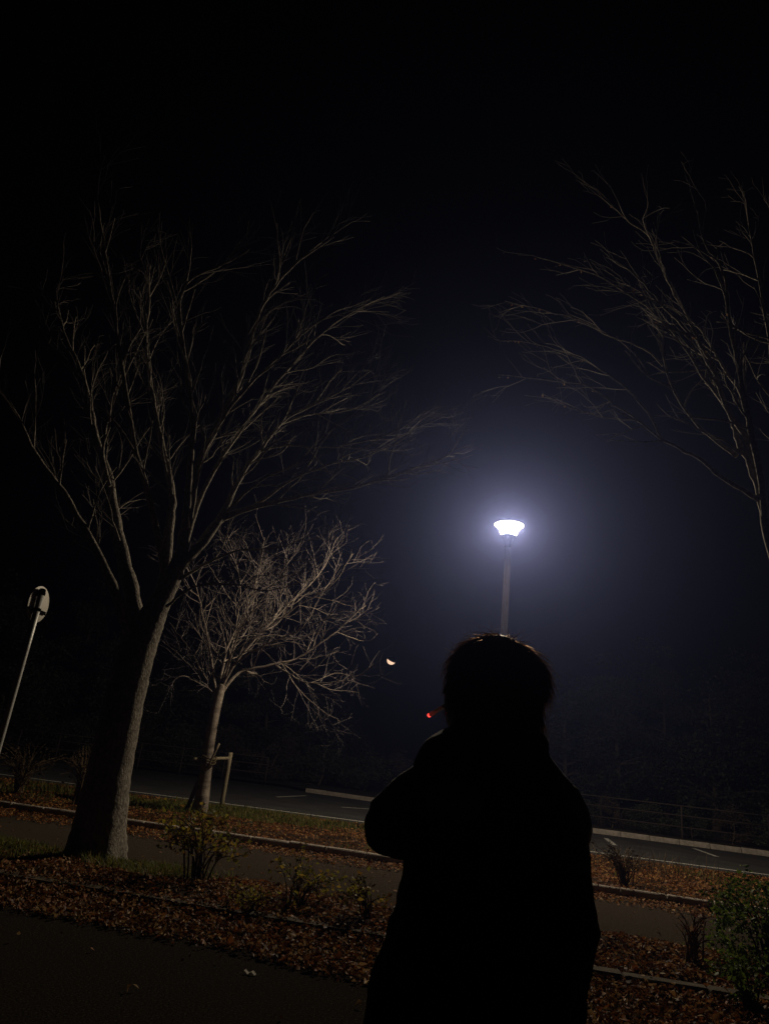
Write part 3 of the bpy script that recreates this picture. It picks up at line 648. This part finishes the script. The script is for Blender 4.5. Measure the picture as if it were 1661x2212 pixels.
shrub('dry_shrub', 'dry upright stems with a few orange leaves beside the green bush', 'shrub', gB(1500, 2085), 0.46, 0.22, 14, 46, 0.055, 'dead_leaf', 35, stem_m='dry_stem', lowleaf=0.5)
shrub('dry_shrub', 'brown bare-stemmed shrub across the footpath behind the sign pole', 'shrub', gnd(40, 1712, 0.1), 1.0, 0.75, 30, 500, 0.06, 'russet_leaf', 41, stem_m='dry_stem', lowleaf=0.3)
shrub('dry_shrub', 'upright tan-stemmed shrub in the wide bed behind the large trunk', 'shrub', gnd(168, 1735, 0.1), 1.05, 0.40, 26, 160, 0.06, 'russet_leaf', 42, stem_m='dry_stem', lowleaf=0.4)
shrub('dry_shrub', 'thin brown weedy shrub near the road edge beyond the coat', 'shrub', gnd(1350, 1905, 0.1), 0.55, 0.55, 30, 160, 0.05, 'russet_leaf', 43, stem_m='dry_stem', lowleaf=0.3)

# scrap of litter on the pavement
p = gnd(540, 2106); bm = bmesh.new(); bmesh.ops.create_grid(bm, x_segments=6, y_segments=3, size=0.5)
for v in bm.verts:
    v.co = Vector((v.co.x * 0.075, v.co.y * 0.03, 0.012 + 0.008 * math.sin(v.co.x * 9) + random.uniform(0, 0.006)))
bmesh.ops.rotate(bm, matrix=Matrix.Rotation(-0.25, 3, 'Z'), verts=bm.verts); bmesh.ops.translate(bm, vec=Vector(p), verts=bm.verts)
me = bpy.data.meshes.new('litter_scrap'); bm.to_mesh(me); bm.free(); tag(link('litter_scrap', me, 'scrap_paper'), 'small pale crumpled scrap lying on the dark pavement', 'litter')

# ================================================================= FENCE ACROSS THE ROAD
def fence(pts, label, h=1.05, gap=2.0):
    pts = np.array(pts, float); root = thing('rail_fence', (pts[0][0], pts[0][1], 0.1), label, 'fence')
    for a, b in zip(pts[:-1], pts[1:]):
        L = np.linalg.norm(b - a); n = max(1, int(L / gap))
        for k in range(n + 1):
            c = a + (b - a) * k / n; pole('post', np.array([c[0], c[1], 0.0]), np.array([c[0], c[1], 0.11 + h]), 0.035, 'fence_metal', root, 8)
        for z in (0.35, 0.7, 1.0):
            pole('rail', np.array([*a, 0.11 + z * h]), np.array([*b, 0.11 + z * h]), 0.022, 'fence_metal', root, 6)
fence([(4, 29.6), (9, 27.0), (14, 25.0), (21, 23.0)], 'dark pipe rail fence on the verge behind the far kerb')
fence([(-24, 36.5), (-12, 34.8), (-4, 34.0)], 'dark rail fence across the road behind the smaller bare tree')

# ================================================================= TREES AND SHRUBS ACROSS THE ROAD
def crown_proto(seed, h, rx, leaves, leafs, m, trunk_r, squat=False):
    """an evergreen tree or shrub: returns meshes around the origin"""
    rng = np.random.default_rng(seed); T = Tubes(); cl = []
    tp = catmull([(0, 0, -0.2), (rng.normal(0, .15), rng.normal(0, .15), h * 0.3), (rng.normal(0, .3), rng.normal(0, .3), h * 0.85)], 6)
    T.add(tp * np.array([1, 1, 0.9]), np.linspace(trunk_r, trunk_r * 0.2, len(tp)), 9)
    nb = 34 if not squat else 16
    for k in range(nb):
        t = rng.uniform(0.12 if squat else 0.25, 1); i = int(t * (len(tp) - 1)); az = rng.uniform(0, 6.28)
        R = rx * (0.55 + 0.45 * math.sin(math.pi * min(1, t * 0.95 + 0.02))) * rng.uniform(0.55, 1.05) * (1.0 if t < 0.7 else (1.25 - t) * 1.6)
        e = tp[i] + np.array([R * math.cos(az), R * math.sin(az), rng.uniform(-0.05, 0.28) * R])
        C = catmull([tp[i], (tp[i] + e) / 2 + np.array([0, 0, 0.1 * R]), e], 4); T.add(C, np.linspace(trunk_r * 0.3, 0.012, len(C)), 5)
        for s_ in (0.45, 0.7, 0.95): cl.append((tp[i] + (e - tp[i]) * s_, rx * rng.uniform(0.16, 0.30)))
    cl.append((tp[-1] + np.array([0, 0, h * 0.06]), rx * 0.25))
    per = leaves // len(cl); Ps = []
    for c, r in cl:
        u = rng.normal(0, 1, (per, 3)); u /= np.linalg.norm(u, axis=1)[:, None]; Ps.append(c + u * (r * rng.uniform(0.25, 1.15, per) ** 0.6)[:, None] * np.array([1, 1, 0.75]))
    P = np.concatenate(Ps); P = P[P[:, 2] > 0.1]
    N = len(P)
    tob = T.build('trunk', 'stem'); lob = leaf_mesh('crown', P, rng.uniform(0.7, 1.3, N) * leafs, m, None, up=False, rng=rng)
    a, b = tob.data, lob.data; bpy.data.objects.remove(tob); bpy.data.objects.remove(lob)
    return a, b
protos = [crown_proto(51, 9.5, 3.2, 9000, 0.17, 'evergreen_leaf', 0.2), crown_proto(52, 8.0, 3.6, 9000, 0.17, 'evergreen_leaf', 0.22), crown_proto(53, 11, 3.0, 9000, 0.18, 'evergreen_leaf', 0.22)]
sprotos = [crown_proto(61, 2.4, 1.6, 3600, 0.11, 'russet_leaf', 0.05, True), crown_proto(62, 2.0, 1.8, 3600, 0.11, 'evergreen_leaf', 0.05, True)]
def place(kind, proto, x, y, s, rz, label, cat, group):
    root = thing(kind, (x, y, 0.11), label, cat, group); root.rotation_euler = (0, 0, rz); root.scale = (s, s, s)
    for nm, me in (('trunk', proto[0]), ('crown', proto[1])):
        o = bpy.data.objects.new(nm, me); COL.objects.link(o); o.parent = root
def bgx(px, Y):  # ground X under an image column at depth Y
    return atY(px, 1660, Y)[0]
lab_r = 'dark evergreen tree in the wood behind the pipe rail fence'
for px, Y, k, s in ((1215, 41, 1, 0.98), (1330, 38, 0, 0.92), (1440, 42, 2, 0.95), (1540, 37, 1, 1.05), (1640, 40, 0, 1.05), (1760, 36, 2, 0.95), (1390, 50, 2, 1.15), (1270, 52, 0, 1.2), (1600, 52, 2, 1.2)):
    place('evergreen_tree', protos[k], bgx(px, Y), Y, s, px * 0.37, lab_r, 'tree', 'evergreen wood behind the pipe rail fence')
lab_l = 'dark evergreen tree across the road behind the smaller bare tree'
for px, Y, k, s in ((-120, 42, 0, 1.1), (-10, 40, 1, 1.0), (110, 44, 2, 1.0), (230, 41, 0, 0.9), (340, 45, 1, 1.0), (450, 42, 2, 0.8), (560, 46, 0, 0.85), (660, 44, 1, 0.72), (735, 47, 1, 0.66)):
    place('evergreen_tree', protos[k], bgx(px, Y), Y, s, px * 0.53, lab_l, 'tree', 'evergreen trees across the road behind the smaller bare tree')
for i, (px, Y, k, s) in enumerate(((30, 38.5, 0, 0.9), (150, 38, 1, 1.0), (270, 38.3, 0, 1.0), (380, 37.5, 1, 1.05), (490, 37.8, 0, 1.0), (590, 37, 0, 1.0), (690, 38, 1, 1.1), (790, 37.5, 1, 1.0), (880, 38, 0, 0.9), (960, 37, 1, 1.0), (1050, 36, 1, 1.1), (1160, 34, 1, 1.1))):
    place('hedge_shrub', sprotos[k], bgx(px, Y), Y, s, i * 1.3, 'dim russet shrub in the low growth across the road' if k == 0 else 'dim green shrub in the low growth across the road', 'shrub', 'low shrubs across the road')
for i, (px, Y, k, s) in enumerate(((1250, 29.6, 1, 0.55), (1320, 28.0, 0, 0.5), (1405, 27.2, 1, 0.58), (1490, 26.6, 1, 0.52), (1570, 26.0, 0, 0.55), (1650, 25.6, 1, 0.6), (1730, 25.2, 1, 0.55))):
    place('hedge_shrub', sprotos[k], bgx(px, Y), Y, s, i * 1.7 + 1, 'russet shrub close behind the pipe rail fence' if k == 0 else 'green shrub close behind the pipe rail fence', 'shrub', 'shrubs close behind the pipe rail fence')

# ================================================================= PERSON
PYc = 1.42                                             # depth of the body's middle
def outline(pts): return np.array([atY(x, y, PYc) for x, y in pts])
OL = outline([(975, 1562), (945, 1582), (912, 1600), (893, 1640), (880, 1720), (872, 1800), (868, 1880), (855, 1950), (840, 2000), (820, 2060), (800, 2110), (785, 2160), (778, 2230)])
OR = outline([(1140, 1560), (1165, 1608), (1200, 1648), (1235, 1700), (1260, 1760), (1275, 1830), (1283, 1900), (1286, 2000), (1283, 2060), (1270, 2110), (1256, 2165), (1244, 2240)])
def edge_at(O, z):
    o = O[np.argsort(O[:, 2])]; return float(np.interp(z, o[:, 2], o[:, 0]))
class Blob:
    """closed shells that are fused by a voxel remesh"""
    def __init__(s): s.V = []; s.F = []
    def rings(s, rs):
        n = len(rs[0]); b = len(s.V)
        for r in rs: s.V += [tuple(p) for p in r]
        for i in range(len(rs) - 1):
            for k in range(n):
                k2 = (k + 1) % n; s.F.append([b + i * n + k, b + i * n + k2, b + (i + 1) * n + k2, b + (i + 1) * n + k])
        s.F.append([b + k for k in range(n)][::-1]); s.F.append([b + (len(rs) - 1) * n + k for k in range(n)])
    def tube(s, pts, rr, n=14, per=4):
        P = catmull(pts, per) if len(pts) > 2 else np.linspace(pts[0], pts[-1], 6)
        R = np.interp(np.linspace(0, 1, len(P)), np.linspace(0, 1, len(rr)), rr)
        t0 = (P[0] - P[1]) / np.linalg.norm(P[0] - P[1]); t1 = (P[-1] - P[-2]) / np.linalg.norm(P[-1] - P[-2])
        P = np.vstack([P[0] + t0 * R[0] * 0.85, P[0] + t0 * R[0] * 0.5, P, P[-1] + t1 * R[-1] * 0.5, P[-1] + t1 * R[-1] * 0.85])
        R = np.concatenate(([R[0] * 0.5, R[0] * 0.86], R, [R[-1] * 0.86, R[-1] * 0.5]))
        T = Tubes(); T.add(P, R, n); V = T.V[0].reshape(len(P), n, 3); s.rings([V[i] for i in range(len(P))])
    def ball(s, c, r, ax=None, n=18):
        c = np.array(c, float); r = np.broadcast_to(r, 3); ax = np.eye(3) if ax is None else ax; rs = []
        for i in range(n - 1):
            th = math.pi * (i + 0.6) / (n - 0.8) - math.pi / 2
            rs.append([c + ax.T @ np.array([r[0] * math.cos(th) * math.cos(a), r[1] * math.cos(th) * math.sin(a), r[2] * math.sin(th)]) for a in np.arange(n) * 2 * math.pi / n])
        s.rings(rs)
    def fuse(s, name, m, parent, vox, smooth=4, disp=None):
        me = bpy.data.meshes.new('tmp'); me.from_pydata(s.V, [], s.F); me.update()
        bm = bmesh.new(); bm.from_mesh(me); bmesh.ops.recalc_face_normals(bm, faces=bm.faces); bm.to_mesh(me); bm.free()
        o = bpy.data.objects.new('tmp', me); COL.objects.link(o)
        r = o.modifiers.new('r', 'REMESH'); r.mode = 'VOXEL'; r.voxel_size = vox
        if smooth: sm_ = o.modifiers.new('s', 'SMOOTH'); sm_.iterations = smooth; sm_.factor = 0.5
        dg = bpy.context.evaluated_depsgraph_get(); out = bpy.data.meshes.new_from_object(o.evaluated_get(dg)); bpy.data.objects.remove(o)
        if disp is not None:
            n = len(out.vertices); co = np.empty(n * 3, np.float32); no = np.empty(n * 3, np.float32)
            out.vertices.foreach_get('co', co); out.vertices.foreach_get('normal', no); co = co.reshape(-1, 3); no = no.reshape(-1, 3)
            co += no * disp(co)[:, None].astype(np.float32); out.vertices.foreach_set('co', co.ravel()); out.update()
        out.name = name; out.materials.clear(); return link(name, out, m, parent)

HC = atY(1054, 1487, PYc)
HK = 0.86           # skull centre
FD = rad(50); fdir = np.array([-math.sin(FD), math.cos(FD), 0.13]); fdir /= np.linalg.norm(fdir)   # where the face looks
sdir = np.array([math.cos(FD), math.sin(FD), 0.0]); udir = np.cross(sdir, fdir)                      # to the right ear, up
AX = np.array([sdir, fdir, udir])
def hp(s_, f_, u_): return HC + AX.T @ np.array([s_, f_, u_]) * HK
bx_ = 0.5 * (edge_at(OL, 1.2) + edge_at(OR, 1.2))
person = thing('person', (bx_, PYc, 0.0), 'person in a bulky black coat seen from behind, smoking', 'person')
BD = rad(22); bf = np.array([-math.sin(BD), math.cos(BD), 0]); bs = np.array([math.cos(BD), math.sin(BD), 0])   # body facing
neck = np.array([HC[0] + 0.012, PYc - 0.015, 1.40]); chest = np.array([bx_, PYc, 1.22]); pelvis = np.array([bx_ - 0.01, PYc, 0.86])
shl = np.array([edge_at(OL, 1.33) + 0.085, PYc - 0.03, 1.335]); shr = np.array([edge_at(OR, 1.33) - 0.06, PYc + 0.02, 1.325])
elbl = atY(852, 1782, 1.52); mouth = hp(0, 0.092, -0.062); wrl = np.array([bx_ - 0.03, PYc + 0.21, 1.23])
elbr = np.array([edge_at(OR, 1.08) - 0.055, PYc - 0.01, 1.08]); wrr = elbr + np.array([-0.06, 0.17, -0.15])
hipl = pelvis - bs * 0.09; hipr = pelvis + bs * 0.09
feet = [hipl + np.array([-0.03, 0.02, -0.80]), hipr + np.array([0.03, -0.03, -0.80])]
B = Blob()
B.ball(hp(0, -0.008, 0.028), (0.073, 0.092, 0.085), AX); B.ball(hp(0, 0.022, -0.03), (0.062, 0.07, 0.085), AX)       # skull, face
B.ball(hp(0, 0.05, -0.085), (0.036, 0.036, 0.026), AX, 12)                                                              # chin
B.tube([hp(0, 0.09, 0.02), hp(0, 0.108, -0.022)], [0.008, 0.013], 8)                                                    # nose
B.tube([hp(-0.02, 0.083, -0.06), hp(0, 0.092, -0.058), hp(0.02, 0.083, -0.06)], [0.006, 0.008, 0.006], 8); B.tube([hp(-0.016, 0.083, -0.07), hp(0, 0.09, -0.071), hp(0.016, 0.083, -0.07)], [0.006, 0.009, 0.006], 8)
B.tube([hp(-0.05, 0.078, 0.03), hp(0, 0.087, 0.026), hp(0.05, 0.078, 0.03)], [0.008, 0.008, 0.008], 8)                 # brow
for s_ in (-1, 1): B.ball(hp(0.074 * s_, -0.005, -0.02), (0.01, 0.02, 0.032), AX, 10)                                   # ears
B.tube([hp(0, -0.01, -0.05), neck, chest + [0, 0, 0.12]], [0.052, 0.055, 0.07])
B.tube([chest + bs * -0.09 + [0, 0, 0.06], chest + bs * 0.09 + [0, 0, 0.06]], [0.10, 0.10]); B.tube([chest + [0, 0, 0.05], (chest + pelvis) / 2, pelvis], [0.125, 0.11, 0.125])
B.tube([hipl, hipr], [0.09, 0.09])
B.tube([chest + [-0.06, 0, 0.09], shl, (shl + elbl) / 2, elbl], [0.05, 0.052, 0.046, 0.038]); B.tube([elbl, (elbl * 0.6 + wrl * 0.4), wrl], [0.038, 0.038, 0.026])
B.tube([chest + [0.06, 0, 0.09], shr, (shr + elbr) / 2, elbr], [0.05, 0.052, 0.046, 0.038]); B.tube([elbr, elbr * 0.6 + wrr * 0.4, wrr], [0.038, 0.038, 0.026])
for hp_, ft in ((hipl, feet[0]), (hipr, feet[1])): B.tube([hp_, (hp_ + ft) / 2 + bf * 0.012, ft], [0.085, 0.056, 0.038])
# left hand, half closed in front of the chest
cdir = np.array([-0.62, 0.72, -0.44]); cdir /= np.linalg.norm(cdir)             # along the cigarette, outwards
c0 = mouth + fdir * 0.001 + np.array([0, 0, 0.012]); c1 = c0 + cdir * 0.083
hu = np.array([0.8, 0.3, 0.35]); hu /= np.linalg.norm(hu)
hn = np.array([-0.2, -0.3, 0.9]); hn -= (hn @ hu) * hu; hn /= np.linalg.norm(hn); hs = np.cross(hn, hu)
B.tube([wrl, wrl + hu * 0.03, wrl + hu * 0.068], [0.025, 0.03, 0.03], 12)
kn = lambda s_: wrl + hu * 0.074 + hn * s_
for s_, k in ((-0.026, 0.8), (-0.009, 0.95), (0.009, 1.0), (0.026, 0.92)):
    B.tube([wrl + hu * 0.02 + hn * s_ * 0.6, kn(s_)], [0.012, 0.0105], 10)
    B.tube([kn(s_), kn(s_) + hu * 0.032 * k + hs * 0.014, kn(s_) + hu * 0.034 * k + hs * 0.042 * k, kn(s_) + hu * 0.012 + hs * 0.055 * k], [0.0098, 0.009, 0.008, 0.007], 10)
B.tube([wrl + hu * 0.02 + hn * 0.02, wrl + hu * 0.05 + hn * 0.036 + hs * 0.022, wrl + hu * 0.08 + hn * 0.03 + hs * 0.036], [0.014, 0.0105, 0.008], 10)
# right hand, closed inside the pocket
ru = np.array([-0.25, 0.75, -0.6]); ru /= np.linalg.norm(ru)
B.tube([wrr, wrr + ru * 0.07], [0.026, 0.03], 12)
for q in (-0.026, -0.009, 0.009, 0.026): B.tube([wrr + ru * 0.07 + bs * q, wrr + ru * 0.11 + bs * q, wrr + ru * 0.115 + bs * q - bf * 0.02], [0.01, 0.009, 0.008], 8)
B.tube([wrr + ru * 0.03 - bs * 0.028, wrr + ru * 0.08 - bs * 0.045], [0.013, 0.009], 8)
B.fuse('body', 'skin', person, 0.0042, 3)
for s_ in (-1, 1):
    b_ = Blob(); b_.ball(hp(0.031 * s_, 0.073, 0.005), (0.012, 0.012, 0.012), AX, 12)
    raw('eye', b_.V, b_.F, 'eye_white', person)

# coat: torso loft from the outline, sleeves, collar
K = Blob(); rs = []
def ring(z, xl, xr, dep, yo=0.0, n=36):
    c = (xl + xr) / 2; w = (xr - xl) / 2; R = []
    for k in range(n):
        a = 2 * math.pi * k / n; ca_, sa_ = math.cos(a), math.sin(a)
        R.append((c + w * math.copysign(abs(ca_) ** 0.85, ca_), PYc + yo + dep * math.copysign(abs(sa_) ** 0.85, sa_) + 0.25 * w * ca_ * 0.5, z))
    return R
for z in np.concatenate((np.linspace(0.56, 0.93, 8), np.linspace(0.96, 1.43, 22))):
    zz = max(z, 0.955); fl = max(0, 0.955 - z) * 0.03
    rs.append(ring(z, edge_at(OL, zz) - fl, edge_at(OR, zz) + fl * 1.5, 0.155 - 0.075 * np.clip((z - 1.2) / 0.23, 0, 1)))
K.rings(rs)
K.tube([np.array([edge_at(OL, 1.36) + 0.05, PYc - 0.01, 1.345]), shl, shl * 0.45 + elbl * 0.55 + np.array([-0.012, 0, 0]), elbl + np.array([0.002, -0.01, 0.0])], [0.05, 0.064, 0.068, 0.064], 18)
K.tube([elbl + np.array([0.002, -0.01, 0.0]), elbl * 0.55 + wrl * 0.45, wrl - (wrl - elbl) * 0.12], [0.064, 0.058, 0.046], 18)
K.tube([shr + [-0.05, 0, 0.01], shr, (shr + elbr) / 2 + [-0.008, 0, 0], elbr + [-0.012, 0, 0], elbr * 0.5 + wrr * 0.5, wrr + [0, 0.03, -0.03]], [0.05, 0.066, 0.066, 0.058, 0.054, 0.05], 18)
aa = np.linspace(0, 2 * math.pi, 13)[:-1]
hood = [np.array([neck[0] + 0.004 + 0.08 * math.cos(a), PYc - 0.02 + 0.08 * math.sin(a), 1.415 - 0.012 * math.sin(a)]) for a in aa]
K.tube(hood + [hood[0]], [0.024] * 3, 12)
def folds(co):
    x, y, z = co[:, 0], co[:, 1], co[:, 2]
    f = 0.006 * np.sin(z * 38 + 7 * vnoise(x * 1.0, z, 7)) * (0.4 + 0.6 * vnoise(x + 3, z, 5)) + 0.005 * vnoise(x + y, z, 22) + 0.0025 * vnoise(x - y, z, 60)
    return f * np.clip((1.42 - z) * 8, 0.3, 1)
K.fuse('coat', 'coat_cloth', person, 0.0085, 4, folds)
Tt = Blob(); Tt.tube([pelvis - bs * 0.07 + [0, 0, 0.05], pelvis + bs * 0.07 + [0, 0, 0.05]], [0.115, 0.115])
for hp_, ft in ((hipl, feet[0]), (hipr, feet[1])): Tt.tube([hp_, (hp_ + ft) / 2 + bf * 0.012, ft + np.array([0, 0, 0.03])], [0.105, 0.08, 0.072], 16)
Tt.fuse('trousers', 'trouser_cloth', person, 0.011, 3)
for ft in feet:
    Sh = Blob(); h0 = np.array([ft[0], ft[1], 0.045])
    Sh.tube([h0 - bf * 0.05, h0 + bf * 0.06 + [0, 0, -0.003], h0 + bf * 0.17 + [0, 0, -0.012]], [0.044, 0.045, 0.033], 14); Sh.tube([h0 + [0, 0, 0.01], h0 + [0, 0, 0.06]], [0.042, 0.045])
    Sh.fuse('shoe', 'shoe_leather', person, 0.007, 3)

# hair: a lumpy cap with layered strands over it, open at the face
Hc = Blob()
Hc.ball(hp(0, -0.020, 0.030), (0.090, 0.098, 0.080), AX, 22); Hc.ball(hp(0, -0.045, -0.035), (0.088, 0.07, 0.085), AX, 18); Hc.ball(hp(0, -0.05, -0.085), (0.072, 0.05, 0.06), AX, 16)
Hc.ball(hp(0, 0.038, 0.055), (0.064, 0.038, 0.034), AX, 14)
for s_ in (-1, 1): Hc.tube([hp(0.07 * s_, 0.02, 0.03), hp(0.078 * s_, 0.012, -0.02), hp(0.074 * s_, 0.0, -0.06)], [0.026, 0.02, 0.012], 10)
cap = Hc.fuse('hair', 'hair_cap', person, 0.006, 3, lambda co: 0.003 * vnoise(co[:, 0] * 1.0 + co[:, 1], co[:, 2] * 0.4, 70))
n = len(cap.data.vertices); co = np.empty(n * 3, np.float32); no = np.empty(n * 3, np.float32)
cap.data.vertices.foreach_get('co', co); cap.data.vertices.foreach_get('normal', no); co = co.reshape(-1, 3); no = no.reshape(-1, 3)
crownp = hp(0.0, -0.03, 0.115); Hs = Ribbons(); rngh = np.random.default_rng(77)
for i in rngh.choice(n, 8000, replace=True):
    p_ = co[i]; n_ = no[i]; loc = AX @ (p_ - HC)
    flow = p_ - crownp; flow = flow - (flow @ n_) * n_; fl_ = np.linalg.norm(flow)
    if fl_ < 1e-4: continue
    flow /= fl_; d = flow * 0.9 + n_ * (rngh.uniform(0.05, 0.22) if rngh.random() < 0.4 else rngh.uniform(0.2, 0.6)) + rngh.normal(0, 0.16, 3) + np.array([0, 0, -0.15])
    d /= np.linalg.norm(d); L = rngh.uniform(0.025, 0.06) * (1.25 if loc[2] < 0 else 1); pts = [p_ - n_ * 0.003]
    for q in range(4):
        d = d + np.array([0, 0, -0.10]) - n_ * 0.05 + rngh.normal(0, 0.07, 3); d /= np.linalg.norm(d); pts.append(pts[-1] + d * L / 4)
    Hs.add(np.array(pts), np.array([0.0009, 0.0011, 0.0009, 0.0006, 0.0002]), 3)
for i in rngh.choice(n, 420):                                            # stray hairs
    p_ = co[i]; n_ = no[i]
    if (AX @ (p_ - HC))[2] < 0.02: continue
    d = n_ * 0.6 + rngh.normal(0, 0.5, 3); d /= np.linalg.norm(d); Hs.add(shoot(p_, d, 0.03, rngh, -0.1, 0.2, 0.008), np.linspace(0.0004, 0.0002, len(shoot(p_, d, 0.03, rngh, -0.1, 0.2, 0.008))), 3)
hs_o = Hs.build('hair_strands', 'hair', person); hs_o['kind'] = 'stuff'

# cigarette between the lips and the fingers
cig = thing('cigarette', tuple(c0), 'lit cigarette with a glowing red tip at the smoking person\'s mouth', 'cigarette')
cy_ = lambda a, b: (c0 + cdir * a * 0.8, c0 + cdir * b * 0.8)
pole('filter', *cy_(0.0, 0.026), 0.0040, 'cigarette_filter', cig, 14)
pole('paper', *cy_(0.026, 0.076), 0.0044, 'cigarette_paper', cig, 14)
t = Tubes(); P = np.linspace(*cy_(0.076, 0.084), 5); t.add(P, [0.004, 0.0043, 0.0042, 0.0036, 0.002], 12, cap=True); t.build('ember', 'ember', cig)

# ================================================================= ADDED BLUISH VOLUME, STANDS FOR LENS GLOW ROUND THE LAMP
hb = bmesh.new(); bmesh.ops.create_cube(hb, size=1); bmesh.ops.scale(hb, vec=(330, 270, 17.2), verts=hb.verts)
bmesh.ops.translate(hb, vec=(0, 90, 7.4), verts=hb.verts); me = bpy.data.meshes.new('glare_haze'); hb.to_mesh(me); hb.free()
hm = bpy.data.materials.new('glare_haze'); hm.use_nodes = True; n = hm.node_tree.nodes; n.remove(n['Principled BSDF'])
pv = n.new('ShaderNodeVolumePrincipled'); pv.inputs['Color'].default_value = (0.34, 0.425, 1.0, 1); pv.inputs['Density'].default_value = GLARE_HAZE_DENSITY; pv.inputs['Anisotropy'].default_value = 0.80
hm.cycles.volume_sampling = 'EQUIANGULAR'; hm.cycles.homogeneous_volume = True
hm.node_tree.links.new(pv.outputs[0], n['Material Output'].inputs['Volume']); me.materials.append(hm)
ho = bpy.data.objects.new('glare_haze', me); COL.objects.link(ho); ho['kind'] = 'stuff'
ho['label'] = 'thin bluish volume added to stand for the lens glow around the street lamp'
